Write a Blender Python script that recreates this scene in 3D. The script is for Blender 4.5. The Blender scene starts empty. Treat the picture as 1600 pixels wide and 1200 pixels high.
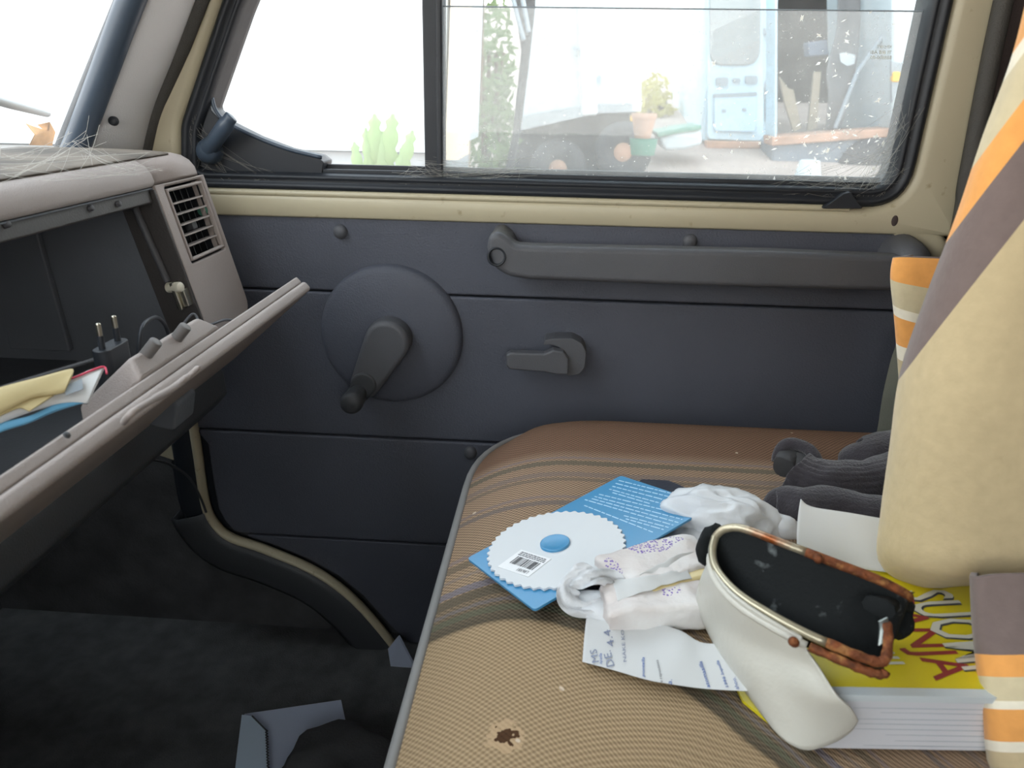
import bpy, bmesh, math, random
from mathutils import Vector, Matrix, noise
random.seed(7)
C = bpy.context.scene.collection
SC = bpy.context.scene
V = Vector
R = math.radians

# ------------------------------------------------------------------ camera
CAMLOC = V((0, 0, .85)); FPX = 1200.0
_p, _y, _r = R(21), R(4), R(1)
FW = V((-math.sin(_y)*math.cos(_p), math.cos(_y)*math.cos(_p), -math.sin(_p)))
RT = FW.cross(V((0, 0, 1))).normalized(); UP = RT.cross(FW)
RT, UP = math.cos(_r)*RT + math.sin(_r)*UP, math.cos(_r)*UP - math.sin(_r)*RT
cam_d = bpy.data.cameras.new('camera'); cam = bpy.data.objects.new('camera', cam_d); C.objects.link(cam)
cam.matrix_world = Matrix(((RT.x, UP.x, -FW.x, CAMLOC.x), (RT.y, UP.y, -FW.y, CAMLOC.y), (RT.z, UP.z, -FW.z, CAMLOC.z), (0, 0, 0, 1)))
cam_d.sensor_fit = 'HORIZONTAL'; cam_d.sensor_width = 36; cam_d.lens = 36*FPX/1600; cam_d.clip_start = .02
cam_d.dof.use_dof = True; cam_d.dof.focus_distance = .88; cam_d.dof.aperture_fstop = 10
SC.camera = cam

# ------------------------------------------------------------------ sky and exposure
W = bpy.data.worlds.new('sky'); SC.world = W; W.use_nodes = True
nt = W.node_tree; bg = nt.nodes['Background']
tc = nt.nodes.new('ShaderNodeTexCoord'); sp = nt.nodes.new('ShaderNodeSeparateXYZ'); cr = nt.nodes.new('ShaderNodeValToRGB')
nt.links.new(tc.outputs['Generated'], sp.inputs[0]); nt.links.new(sp.outputs['Z'], cr.inputs[0]); nt.links.new(cr.outputs[0], bg.inputs[0])
cr.color_ramp.elements[0].position = 0.0; cr.color_ramp.elements[0].color = (1.0, .965, .90, 1)
cr.color_ramp.elements[1].position = .7; cr.color_ramp.elements[1].color = (.80, .91, 1.0, 1)
bg.inputs[1].default_value = 5.3
VS = SC.view_settings
SC.display_settings.display_device = 'sRGB'
VS.view_transform = 'Standard'; VS.look = 'None'; VS.exposure = 0.0; VS.gamma = 1.0; VS.use_curve_mapping = False
SC.cycles.max_bounces = 10; SC.cycles.diffuse_bounces = 5; SC.cycles.transparent_max_bounces = 16
SC.cycles.use_denoising = True

# ------------------------------------------------------------------ photograph pixel -> point on a real plane
def ray(px, py):
    return FW + RT*((px-800)/FPX) + UP*((600-py)/FPX)
def on(px, py, ax, v):
    d = ray(px, py); return CAMLOC + d*((v-CAMLOC[ax])/d[ax])
def PX(px, py, x): return on(px, py, 0, x)
def PY(px, py, y): return on(px, py, 1, y)
def PZ(px, py, z): return on(px, py, 2, z)
def PP(px, py, a, n):
    d = ray(px, py); return CAMLOC + d*((V(a)-CAMLOC).dot(n)/d.dot(n))

# ------------------------------------------------------------------ materials
def lin(c): return tuple(((x/255)/12.92 if x <= 10 else ((x/255+.055)/1.055)**2.4) for x in c)
def mat(name, rgb, rough=.6, bump=0, bscale=200, var=0, vscale=6, spec=.5, metal=0, dirt=None, dirt_amt=.4, dirt_scale=8, sheen=0):
    m = bpy.data.materials.new(name); m.use_nodes = True
    t = m.node_tree; b = t.nodes['Principled BSDF']; L = t.links
    c = lin(rgb)
    b.inputs['Roughness'].default_value = rough; b.inputs['Metallic'].default_value = metal
    b.inputs['Specular IOR Level'].default_value = spec
    if sheen: b.inputs['Sheen Weight'].default_value = sheen
    co = t.nodes.new('ShaderNodeTexCoord')
    cur = None
    if var:
        n = t.nodes.new('ShaderNodeTexNoise'); n.inputs['Scale'].default_value = vscale; n.inputs['Detail'].default_value = 5
        L.new(co.outputs['Object'], n.inputs['Vector'])
        r = t.nodes.new('ShaderNodeValToRGB'); L.new(n.outputs['Fac'], r.inputs[0])
        r.color_ramp.elements[0].position = .3; r.color_ramp.elements[1].position = .7
        r.color_ramp.elements[0].color = tuple(x*(1-var) for x in c)+(1,)
        r.color_ramp.elements[1].color = tuple(min(1, x*(1+var)) for x in c)+(1,)
        cur = r.outputs[0]
    if dirt:
        n = t.nodes.new('ShaderNodeTexNoise'); n.inputs['Scale'].default_value = dirt_scale; n.inputs['Detail'].default_value = 8
        L.new(co.outputs['Object'], n.inputs['Vector'])
        r = t.nodes.new('ShaderNodeValToRGB'); L.new(n.outputs['Fac'], r.inputs[0])
        r.color_ramp.elements[0].position = .65-dirt_amt*.4; r.color_ramp.elements[1].position = .8-dirt_amt*.3
        x = t.nodes.new('ShaderNodeMix'); x.data_type = 'RGBA'
        L.new(r.outputs[0], x.inputs['Factor'])
        if cur: L.new(cur, x.inputs['A'])
        else: x.inputs['A'].default_value = c+(1,)
        x.inputs['B'].default_value = lin(dirt)+(1,)
        cur = x.outputs['Result']
    if cur: L.new(cur, b.inputs['Base Color'])
    else: b.inputs['Base Color'].default_value = c+(1,)
    if bump:
        n = t.nodes.new('ShaderNodeTexNoise'); n.inputs['Scale'].default_value = bscale; n.inputs['Detail'].default_value = 3
        L.new(co.outputs['Object'], n.inputs['Vector'])
        bp = t.nodes.new('ShaderNodeBump'); bp.inputs['Strength'].default_value = bump; bp.inputs['Distance'].default_value = .002
        L.new(n.outputs['Fac'], bp.inputs['Height']); L.new(bp.outputs[0], b.inputs['Normal'])
    return m

def glass_mat(name, haze=.08, tint=(1, 1, 1), scale=6, lo=.35, hi=.8, streak=0):
    """thin pane: see-through, a little mirror, and dust that scatters daylight"""
    m = bpy.data.materials.new(name); m.use_nodes = True; t = m.node_tree; L = t.links
    for n in list(t.nodes): t.nodes.remove(n)
    out = t.nodes.new('ShaderNodeOutputMaterial')
    tr = t.nodes.new('ShaderNodeBsdfTransparent'); tr.inputs[0].default_value = tint+(1,)
    gl = t.nodes.new('ShaderNodeBsdfGlossy'); gl.inputs['Roughness'].default_value = .03
    lw = t.nodes.new('ShaderNodeLayerWeight'); lw.inputs[0].default_value = .5
    pw_ = t.nodes.new('ShaderNodeMath'); pw_.operation = 'POWER'; L.new(lw.outputs['Facing'], pw_.inputs[0]); pw_.inputs[1].default_value = 5
    fr = t.nodes.new('ShaderNodeMath'); fr.operation = 'MULTIPLY_ADD'; L.new(pw_.outputs[0], fr.inputs[0]); fr.inputs[1].default_value = .5; fr.inputs[2].default_value = .02
    m1 = t.nodes.new('ShaderNodeMixShader'); L.new(fr.outputs[0], m1.inputs[0]); L.new(tr.outputs[0], m1.inputs[1]); L.new(gl.outputs[0], m1.inputs[2])
    df = t.nodes.new('ShaderNodeBsdfDiffuse'); df.inputs[0].default_value = (.75, .73, .70, 1)
    tl = t.nodes.new('ShaderNodeBsdfTranslucent'); tl.inputs[0].default_value = (.75, .73, .70, 1)
    m2 = t.nodes.new('ShaderNodeMixShader'); m2.inputs[0].default_value = .6; L.new(df.outputs[0], m2.inputs[1]); L.new(tl.outputs[0], m2.inputs[2])
    co = t.nodes.new('ShaderNodeTexCoord'); n = t.nodes.new('ShaderNodeTexNoise'); n.inputs['Scale'].default_value = scale; n.inputs['Detail'].default_value = 9; n.inputs['Roughness'].default_value = .7
    L.new(co.outputs['Object'], n.inputs['Vector'])
    r = t.nodes.new('ShaderNodeMapRange'); r.inputs[1].default_value = lo; r.inputs[2].default_value = hi
    r.inputs[3].default_value = haze*.6; r.inputs[4].default_value = haze*1.5
    L.new(n.outputs['Fac'], r.inputs[0])
    fac = r.outputs[0]
    if streak:
        n2 = t.nodes.new('ShaderNodeTexNoise'); n2.inputs['Scale'].default_value = 260; n2.inputs['Detail'].default_value = 2
        L.new(co.outputs['Object'], n2.inputs['Vector'])
        r2 = t.nodes.new('ShaderNodeMapRange'); r2.inputs[1].default_value = .62; r2.inputs[2].default_value = .75; r2.inputs[4].default_value = streak
        L.new(n2.outputs['Fac'], r2.inputs[0])
        a = t.nodes.new('ShaderNodeMath'); a.operation = 'ADD'; L.new(fac, a.inputs[0]); L.new(r2.outputs[0], a.inputs[1]); fac = a.outputs[0]
    m3 = t.nodes.new('ShaderNodeMixShader'); L.new(fac, m3.inputs[0]); L.new(m1.outputs[0], m3.inputs[1]); L.new(m2.outputs[0], m3.inputs[2])
    L.new(m3.outputs[0], out.inputs[0])
    return m

def thin_mat(name, rgb, trans=.4, rough=.5, alpha=1.0, bump=0, bscale=60):
    """paper, foil or plastic film that lets some light through"""
    m = bpy.data.materials.new(name); m.use_nodes = True; t = m.node_tree; L = t.links
    b = t.nodes['Principled BSDF']; out = t.nodes['Material Output']
    b.inputs['Base Color'].default_value = lin(rgb)+(1,); b.inputs['Roughness'].default_value = rough
    tl = t.nodes.new('ShaderNodeBsdfTranslucent'); tl.inputs[0].default_value = lin(rgb)+(1,)
    mx = t.nodes.new('ShaderNodeMixShader'); mx.inputs[0].default_value = trans
    L.new(b.outputs[0], mx.inputs[1]); L.new(tl.outputs[0], mx.inputs[2]); s = mx.outputs[0]
    if alpha < 1:
        tr = t.nodes.new('ShaderNodeBsdfTransparent'); m2 = t.nodes.new('ShaderNodeMixShader'); m2.inputs[0].default_value = alpha
        L.new(tr.outputs[0], m2.inputs[1]); L.new(s, m2.inputs[2]); s = m2.outputs[0]
    if bump:
        co = t.nodes.new('ShaderNodeTexCoord'); n = t.nodes.new('ShaderNodeTexNoise'); n.inputs['Scale'].default_value = bscale; n.inputs['Detail'].default_value = 4
        L.new(co.outputs['Object'], n.inputs['Vector'])
        bp = t.nodes.new('ShaderNodeBump'); bp.inputs['Strength'].default_value = bump; bp.inputs['Distance'].default_value = .004
        L.new(n.outputs['Fac'], bp.inputs['Height']); L.new(bp.outputs[0], b.inputs['Normal']); L.new(bp.outputs[0], tl.inputs['Normal'])
    L.new(s, out.inputs[0])
    return m

M = {}
M['vinyl'] = mat('vinyl', (80, 83, 93), .55, .5, 420, .08, 5, .4)
M['vinyl_low'] = M['vinyl']
M['plastic'] = mat('grey_plastic', (84, 85, 89), .5, .25, 600, .05, 9, .4)
M['plastic_dark'] = mat('dark_plastic', (62, 64, 67), .5, .2, 500, .05, 9, .4)
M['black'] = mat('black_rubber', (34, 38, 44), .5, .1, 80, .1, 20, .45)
M['cream'] = mat('cream_paint', (188, 179, 152), .38, 0, 0, .03, 10, .5, dirt=(150, 132, 98), dirt_amt=.02, dirt_scale=60)
M['pillar'] = mat('grey_pillar_vinyl', (212, 212, 212), .6, .25, 500, .05, 4, .4)
M['dash'] = mat('dash_plastic', (158, 148, 143), .62, .35, 700, .06, 8, .4)
M['dash_top'] = mat('dusty_dash_top', (112, 104, 95), .85, .2, 300, .10, 18, .2, dirt=(84, 79, 74), dirt_amt=.5, dirt_scale=14)
M['lining'] = mat('compartment_lining', (98, 102, 108), .6, .2, 300, .12, 7, .35)
M['rubber_grey'] = mat('blue_grey_rubber', (62, 74, 88), .35, .05, 60, .1, 8, .5)  # blue-grey rubber; also paints the highlight on the filler edge
M['metal'] = mat('nickel', (190, 185, 170), .3, 0, 0, .1, 30, .5, 1)
M['white_plastic'] = mat('white_plastic', (215, 210, 192), .4)
M['carpet'] = mat('dark_carpet', (84, 85, 86), .95, .8, 350, .2, 30, .1)
M['felt'] = mat('dark_felt', (78, 78, 79), .95, .5, 250, .2, 20, .1)
M['head'] = mat('headliner', (190, 186, 176), .9)
M['white_paper'] = thin_mat('white_paper', (218, 219, 218), .2, .6, 1, .12, 30)
M['pale_paper'] = thin_mat('pale_paper', (203, 212, 232), .2, .6)
M['yellow_paper'] = thin_mat('yellow_paper', (212, 195, 146), .25, .6, 1, .15, 30)
M['bag'] = thin_mat('white_plastic_film', (238, 240, 242), .25, .25, .93, .9, 38)
M['web'] = thin_mat('cobweb_silk', (205, 202, 194), .5, .7, .5)
M['blue_card'] = mat('blue_card', (60, 138, 184), .3, 0, 0, .03, 10, .9)
M['doily'] = mat('white_card', (212, 215, 217), .55, .1, 60)
M['ink'] = mat('black_ink', (70, 72, 76), .6)
M['print_blue'] = mat('blue_print', (54, 92, 160), .6)
M['pencil'] = mat('pencil_line', (128, 136, 160), .7)
M['print_white'] = mat('white_print', (186, 220, 240), .5)
M['yellow_cover'] = mat('yellow_cover', (214, 196, 34), .35, 0, 0, .06, 15, .5)
M['maroon'] = mat('maroon_print', (142, 52, 52), .4)
M['title_white'] = mat('title_white', (205, 204, 190), .4)
M['pages'] = mat('book_pages', (206, 207, 212), .7, 0)
M['leatherette'] = mat('cream_leatherette', (198, 196, 186), .38, .15, 200, .03, 12, .5, dirt=(170, 150, 110), dirt_amt=.08, dirt_scale=14)
M['case_black'] = mat('black_lining', (22, 25, 26), .8, .3, 300, 0, 1, .2, dirt=(120, 126, 126), dirt_amt=.03, dirt_scale=60)
M['rusty'] = mat('rusty_frame', (182, 172, 148), .35, .3, 200, .1, 20, .5, .6, dirt=(146, 78, 34), dirt_amt=.5, dirt_scale=26)
M['rust'] = mat('rust', (116, 64, 34), .75, .9, 260, .55, 160, .4, .1, dirt=(170, 120, 70), dirt_amt=.3, dirt_scale=120)
M['sock'] = mat('sock_knit', (62, 59, 63), .95, .7, 500, .15, 60, .1, sheen=.3)
M['soap'] = mat('yellow_soap', (220, 202, 150), .45)
M['brown_trim'] = mat('brown_trim', (72, 62, 60), .7, .3, 400, .1, 20, .3)
M['belt'] = mat('belt_webbing', (122, 124, 112), .7, .4, 800)
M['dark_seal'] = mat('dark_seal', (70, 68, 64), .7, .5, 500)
M['leaf_dry'] = mat('dry_leaf', (196, 148, 96), .8, .3, 100, .2, 50)
# outside
M['white_body'] = mat('white_vehicle_paint', (198, 206, 209), .4, 0, 0, .02, 2)
M['pale_blue'] = mat('pale_blue_paint', (192, 216, 229), .4, 0, 0, .03, 3)
M['skirt'] = mat('grey_skirt', (158, 164, 168), .6)
M['pinkish'] = mat('pinkish_edge', (234, 214, 190), .6)
M['yard'] = mat('gravel_yard', (176, 160, 150), .95, .5, 30, .15, 3, .1)
M['bark'] = mat('bark_boards', (104, 86, 68), .9, .6, 40, .25, 12, .1)
M['foliage'] = thin_mat('bush_leaf', (96, 118, 66), .35, .7)
M['foliage_yellow'] = thin_mat('yellow_bush_leaf', (188, 176, 96), .4, .7)
M['foliage_pale'] = thin_mat('pale_leaf', (170, 192, 146), .4, .7)
M['under'] = mat('dark_underbody', (54, 54, 58), .8, .4, 30, .4, 9)
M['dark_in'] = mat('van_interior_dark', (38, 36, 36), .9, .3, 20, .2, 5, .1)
M['tail_red'] = mat('tail_lamp_red', (200, 70, 66), .3)
M['amber'] = mat('amber_lamp', (250, 190, 60), .3)
M['plate_grey'] = mat('recess_grey', (150, 160, 168), .6)
M['grey_sheet'] = mat('grey_sheet', (120, 120, 122), .8, .3, 12, .15, 3)
M['orange_rust'] = mat('rusty_sill', (176, 138, 116), .8, .4, 30, .2, 12)
M['teal'] = mat('teal_plastic', (70, 130, 110), .5)
M['wood_light'] = mat('weathered_wood', (150, 138, 120), .85, .4, 40, .2, 14)
M['glass_clear'] = glass_mat('dusty_glass', .10)
M['glass_tint'] = glass_mat('tinted_glass', .03, (.90, .92, .92))
M['glass_screen'] = glass_mat('windscreen_glass', .05)
M['glass_film'] = glass_mat('dusty_film', .20, (.94, .95, .96), 9, .3, .75, .14)
M['glass_grey'] = glass_mat('grey_rear_glass', .4, (.6, .65, .68), 3)

# fabric of the seat: a two-colour weave whose bands follow the seat's stripes
def seat_fabric():
    m = bpy.data.materials.new('seat_fabric'); m.use_nodes = True; t = m.node_tree; L = t.links; b = t.nodes['Principled BSDF']
    b.inputs['Roughness'].default_value = .95; b.inputs['Specular IOR Level'].default_value = .1
    uv = t.nodes.new('ShaderNodeUVMap'); s = t.nodes.new('ShaderNodeSeparateXYZ'); L.new(uv.outputs[0], s.inputs[0])
    def mth(op, a, bb=None, cc=None):
        n = t.nodes.new('ShaderNodeMath'); n.operation = op
        for i, x in enumerate((a, bb, cc)):
            if x is None: continue
            if isinstance(x, (int, float)): n.inputs[i].default_value = x
            else: L.new(x, n.inputs[i])
        return n.outputs[0]
    # u: along the stripes (metres), v: across (metres, 0 at the far edge of the seat growing towards the near one)
    u, v = s.outputs[0], s.outputs[1]
    P = 2*math.pi/.0056
    su = mth('SINE', mth('MULTIPLY', u, P)); sv = mth('SINE', mth('MULTIPLY', v, P*1.15))
    w = mth('MULTIPLY', su, sv)                               # checks of the weave
    wn = mth('MULTIPLY_ADD', w, .5, .5)
    # band colours by v
    ra = t.nodes.new('ShaderNodeValToRGB'); L.new(mth('MULTIPLY', v, 1/.8), ra.inputs[0])
    rb = t.nodes.new('ShaderNodeValToRGB'); L.new(mth('MULTIPLY', v, 1/.8), rb.inputs[0])
    stops = [(0, (146, 116, 96), (84, 65, 55)), (.19, (146, 115, 94), (84, 65, 54)), (.215, (182, 153, 128), (100, 83, 70)), (.49, (184, 156, 126), (102, 86, 70)),
             (.565, (112, 100, 82), (76, 68, 58)), (.575, (98, 88, 72), (70, 63, 54)), (.58, (178, 154, 122), (126, 106, 80)), (1.0, (180, 156, 124), (124, 104, 78))]
    for r, k in ((ra, 1), (rb, 2)):
        e = r.color_ramp.elements
        while len(e) > 1: e.remove(e[-1])
        for i, st in enumerate(stops):
            x = e[0] if i == 0 else e.new(st[0] if st[0] < 1 else .999)
            x.position = st[0]; x.color = lin(st[k])+(1,)
    mx = t.nodes.new('ShaderNodeMix'); mx.data_type = 'RGBA'; L.new(wn, mx.inputs['Factor']); L.new(rb.outputs[0], mx.inputs['A']); L.new(ra.outputs[0], mx.inputs['B'])
    cur = mx.outputs['Result']
    # thin coloured stripes
    nz = t.nodes.new('ShaderNodeTexNoise'); nz.inputs['Scale'].default_value = 180; L.new(uv.outputs[0], nz.inputs['Vector'])
    for v0, wd, col, amt in ((.185, .006, (92, 92, 80), .8), (.172, .003, (124, 116, 122), .6), (.212, .006, (116, 108, 108), .6), (.224, .004, (96, 92, 84), .6), (.262, .003, (120, 112, 118), .6), (.275, .005, (98, 96, 100), .7),
                             (.347, .004, (128, 118, 124), .6), (.360, .007, (94, 88, 76), .7), (.380, .003, (122, 116, 116), .5), (.402, .006, (112, 112, 128), .75), (.416, .008, (88, 84, 72), .8), (.432, .003, (120, 118, 126), .5),
                             (.444, .005, (92, 98, 80), .7)):
        d = mth('ABSOLUTE', mth('SUBTRACT', v, v0))
        k = mth('LESS_THAN', mth('ADD', d, mth('MULTIPLY', mth('SUBTRACT', nz.outputs['Fac'], .5), .004)), wd/1.15)
        q = mth('MULTIPLY', k, mth('MULTIPLY_ADD', wn, amt*.5, amt*.55))
        x = t.nodes.new('ShaderNodeMix'); x.data_type = 'RGBA'; L.new(q, x.inputs['Factor']); L.new(cur, x.inputs['A']); x.inputs['B'].default_value = lin(col)+(1,)
        cur = x.outputs['Result']
    # worn hole and white flecks
    hx, hy = HOLE
    du = mth('MULTIPLY', mth('SUBTRACT', u, hx), 1.0); dv = mth('MULTIPLY', mth('SUBTRACT', v, hy), 1.0)
    rr = mth('SQRT', mth('ADD', mth('MULTIPLY', du, du), mth('MULTIPLY', dv, dv)))
    rn = mth('ADD', rr, mth('MULTIPLY', mth('SUBTRACT', nz.outputs['Fac'], .5), .022))
    for lim, col in ((.013, (176, 150, 118)), (.0068, (74, 52, 36))):
        x = t.nodes.new('ShaderNodeMix'); x.data_type = 'RGBA'; L.new(mth('LESS_THAN', rn, lim), x.inputs['Factor']); L.new(cur, x.inputs['A']); x.inputs['B'].default_value = lin(col)+(1,); cur = x.outputs['Result']
    vo = t.nodes.new('ShaderNodeTexVoronoi'); vo.inputs['Scale'].default_value = 24; L.new(uv.outputs[0], vo.inputs['Vector'])
    x = t.nodes.new('ShaderNodeMix'); x.data_type = 'RGBA'; L.new(mth('LESS_THAN', vo.outputs['Distance'], .055), x.inputs['Factor']); L.new(cur, x.inputs['A']); x.inputs['B'].default_value = lin((196, 178, 156))+(1,); cur = x.outputs['Result']
    L.new(cur, b.inputs['Base Color'])
    bp = t.nodes.new('ShaderNodeBump'); bp.inputs['Strength'].default_value = .5; bp.inputs['Distance'].default_value = .0015; L.new(wn, bp.inputs['Height']); L.new(bp.outputs[0], b.inputs['Normal'])
    return m

def blanket_mat():
    m = bpy.data.materials.new('striped_blanket'); m.use_nodes = True; t = m.node_tree; L = t.links; b = t.nodes['Principled BSDF']
    b.inputs['Roughness'].default_value = 1; b.inputs['Specular IOR Level'].default_value = .05; b.inputs['Sheen Weight'].default_value = .25
    uv = t.nodes.new('ShaderNodeUVMap'); s = t.nodes.new('ShaderNodeSeparateXYZ'); L.new(uv.outputs[0], s.inputs[0])
    r = t.nodes.new('ShaderNodeValToRGB'); r.color_ramp.interpolation = 'CONSTANT'
    L.new(s.outputs[0], r.inputs[0])
    e = r.color_ramp.elements
    seq = [(0, (192, 174, 138)), (.40, (118, 104, 100)), (.56, (232, 164, 92)), (.64, (206, 192, 158)), (.72, (236, 228, 208)), (.75, (232, 164, 92)), (.83, (236, 228, 208)), (.86, (196, 178, 142)), (.94, (118, 104, 100))]
    while len(e) > 1: e.remove(e[-1])
    for i, (p, c) in enumerate(seq):
        x = e[0] if i == 0 else e.new(p); x.position = p; x.color = lin(c)+(1,)
    co = t.nodes.new('ShaderNodeTexCoord'); n = t.nodes.new('ShaderNodeTexNoise'); n.inputs['Scale'].default_value = 120; n.inputs['Detail'].default_value = 6; L.new(co.outputs['Object'], n.inputs['Vector'])
    hv = t.nodes.new('ShaderNodeHueSaturation'); L.new(r.outputs[0], hv.inputs['Color'])
    mr = t.nodes.new('ShaderNodeMapRange'); mr.inputs[3].default_value = .86; mr.inputs[4].default_value = 1.1; L.new(n.outputs['Fac'], mr.inputs[0]); L.new(mr.outputs[0], hv.inputs['Value'])
    L.new(hv.outputs[0], b.inputs['Base Color'])
    bp = t.nodes.new('ShaderNodeBump'); bp.inputs['Strength'].default_value = .35; bp.inputs['Distance'].default_value = .002; L.new(n.outputs['Fac'], bp.inputs['Height']); L.new(bp.outputs[0], b.inputs['Normal'])
    return m

def packet_mat(name, rot, spots):
    m = bpy.data.materials.new(name); m.use_nodes = True; t = m.node_tree; L = t.links; b = t.nodes['Principled BSDF']
    b.inputs['Roughness'].default_value = .6
    co = t.nodes.new('ShaderNodeTexCoord')
    nb_ = t.nodes.new('ShaderNodeTexNoise'); nb_.inputs['Scale'].default_value = 90; nb_.inputs['Detail'].default_value = 5; L.new(co.outputs['Object'], nb_.inputs['Vector'])
    bp = t.nodes.new('ShaderNodeBump'); bp.inputs['Strength'].default_value = .7; bp.inputs['Distance'].default_value = .003; L.new(nb_.outputs['Fac'], bp.inputs['Height']); L.new(bp.outputs[0], b.inputs['Normal'])
    mp = t.nodes.new('ShaderNodeMapping'); mp.vector_type = 'TEXTURE'; mp.inputs['Rotation'].default_value = (0, 0, rot); L.new(co.outputs['Object'], mp.inputs[0])
    n1 = t.nodes.new('ShaderNodeTexNoise'); n1.inputs['Scale'].default_value = 60; L.new(co.outputs['Object'], n1.inputs['Vector'])
    prev = None
    for sx, sy, ex, ey in spots:       # lilac print: soft ellipses on the wrapper, in its own axes
        a = t.nodes.new('ShaderNodeVectorMath'); a.operation = 'SUBTRACT'; L.new(mp.outputs[0], a.inputs[0]); a.inputs[1].default_value = (sx, sy, 0)
        b2 = t.nodes.new('ShaderNodeVectorMath'); b2.operation = 'MULTIPLY'; L.new(a.outputs[0], b2.inputs[0]); b2.inputs[1].default_value = (1/ex, 1/ey, 0)
        l = t.nodes.new('ShaderNodeVectorMath'); l.operation = 'LENGTH'; L.new(b2.outputs[0], l.inputs[0])
        ad = t.nodes.new('ShaderNodeMath'); ad.operation = 'MULTIPLY_ADD'; L.new(n1.outputs['Fac'], ad.inputs[0]); ad.inputs[1].default_value = .6; L.new(l.outputs['Value'], ad.inputs[2])
        iv = t.nodes.new('ShaderNodeMath'); iv.operation = 'SUBTRACT'; iv.inputs[0].default_value = 1.7; L.new(ad.outputs[0], iv.inputs[1])
        if prev:
            mxm = t.nodes.new('ShaderNodeMath'); mxm.operation = 'MAXIMUM'; L.new(prev, mxm.inputs[0]); L.new(iv.outputs[0], mxm.inputs[1]); prev = mxm.outputs[0]
        else: prev = iv.outputs[0]
    n2 = t.nodes.new('ShaderNodeTexVoronoi'); n2.inputs['Scale'].default_value = 420; L.new(co.outputs['Object'], n2.inputs['Vector'])
    k1 = t.nodes.new('ShaderNodeMath'); k1.operation = 'GREATER_THAN'; k1.inputs[1].default_value = .4; L.new(prev, k1.inputs[0])
    k2 = t.nodes.new('ShaderNodeMath'); k2.operation = 'LESS_THAN'; k2.inputs[1].default_value = .42; L.new(n2.outputs['Distance'], k2.inputs[0])
    k = t.nodes.new('ShaderNodeMath'); k.operation = 'MULTIPLY'; L.new(k1.outputs[0], k.inputs[0]); L.new(k2.outputs[0], k.inputs[1])
    n3 = t.nodes.new('ShaderNodeTexNoise'); n3.inputs['Scale'].default_value = 14; L.new(co.outputs['Object'], n3.inputs['Vector'])
    r = t.nodes.new('ShaderNodeValToRGB'); L.new(n3.outputs['Fac'], r.inputs[0]); r.color_ramp.elements[0].position = .4; r.color_ramp.elements[1].position = .56
    r.color_ramp.elements[0].color = lin((212, 204, 200))+(1,); r.color_ramp.elements[1].color = lin((226, 224, 222))+(1,)
    x = t.nodes.new('ShaderNodeMix'); x.data_type = 'RGBA'; L.new(k.outputs[0], x.inputs['Factor']); L.new(r.outputs[0], x.inputs['A']); x.inputs['B'].default_value = lin((128, 104, 176))+(1,)
    L.new(x.outputs['Result'], b.inputs['Base Color'])
    return m

# ------------------------------------------------------------------ mesh helpers
def mesh_of(bm, name):
    me = bpy.data.meshes.new(name); bm.to_mesh(me); bm.free(); return me
def obj(name, me, m, parent=None, smooth=True, bevel=0, bseg=3, solid=0, sub=0, angle=35, offset=0):
    if isinstance(me, bmesh.types.BMesh): me = mesh_of(me, name)
    o = bpy.data.objects.new(name, me); C.objects.link(o)
    if parent is not None:
        root = parent
        while root.parent is not None: root = root.parent
        me.transform(Matrix.Translation(-root.location)); o.parent = parent
    else:
        xs = [v.co for v in me.vertices]
        c = V(((min(v.x for v in xs)+max(v.x for v in xs))/2, (min(v.y for v in xs)+max(v.y for v in xs))/2, min(v.z for v in xs)))
        me.transform(Matrix.Translation(-c)); o.location = c
    if m is not None and not me.materials: me.materials.append(m)
    if smooth: me.polygons.foreach_set('use_smooth', [True]*len(me.polygons))
    if solid:
        s = o.modifiers.new('t', 'SOLIDIFY'); s.thickness = solid; s.offset = offset
    if bevel:
        b = o.modifiers.new('b', 'BEVEL'); b.width = bevel; b.segments = bseg; b.limit_method = 'ANGLE'; b.angle_limit = R(angle); b.harden_normals = False
    if sub:
        s = o.modifiers.new('s', 'SUBSURF'); s.levels = s.render_levels = sub
    if smooth:
        if len(me.polygons) < 6000: o.modifiers.new('w', 'WEIGHTED_NORMAL')
    return o
def empty(name, loc):
    o = bpy.data.objects.new(name, None); C.objects.link(o); o.location = loc; o.empty_display_size = .05; return o
def tag(o, label=None, cat=None, group=None, kind=None):
    if label: o['label'] = label
    if cat: o['category'] = cat
    if group: o['group'] = group
    if kind: o['kind'] = kind
    return o

def rpoly(pts, rad, seg=6):
    """2-D polygon with rounded corners; the same number of points for every radius"""
    out = []; n = len(pts)
    if not isinstance(rad, (list, tuple)): rad = [rad]*n
    for i in range(n):
        p0, p, p1 = V(pts[i-1]), V(pts[i]), V(pts[(i+1) % n])
        a = (p0-p); b = (p1-p); la, lb = a.length, b.length
        a.normalize(); b.normalize()
        ang = a.angle(b); r = rad[i]
        if r <= 0: out.append(p); continue
        d = min(r/max(math.tan(ang/2), 1e-4), la*.48, lb*.48) if r > 0 else 1e-6
        q0, q1 = p+a*d, p+b*d
        for k in range(seg+1):
            t = k/seg
            out.append((q0*(1-t)+p*t)*(1-t)+(p*(1-t)+q1*t)*t)
    return out
def prism(pts, f0, f1):
    """pts: 2-D outline; f0, f1 turn an outline point into the two end faces"""
    bm = bmesh.new()
    a = [bm.verts.new(f0(p)) for p in pts]; b = [bm.verts.new(f1(p)) for p in pts]
    n = len(pts)
    bm.faces.new(a); bm.faces.new(b[::-1])
    for i in range(n): bm.faces.new((a[i], b[i], b[(i+1) % n], a[(i+1) % n])[::-1])
    bmesh.ops.recalc_face_normals(bm, faces=bm.faces)
    return bm
def yprism(pts, y0, y1):
    return prism(pts, lambda p: V((p[0], y0, p[1])), lambda p: V((p[0], y1, p[1])))
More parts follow.
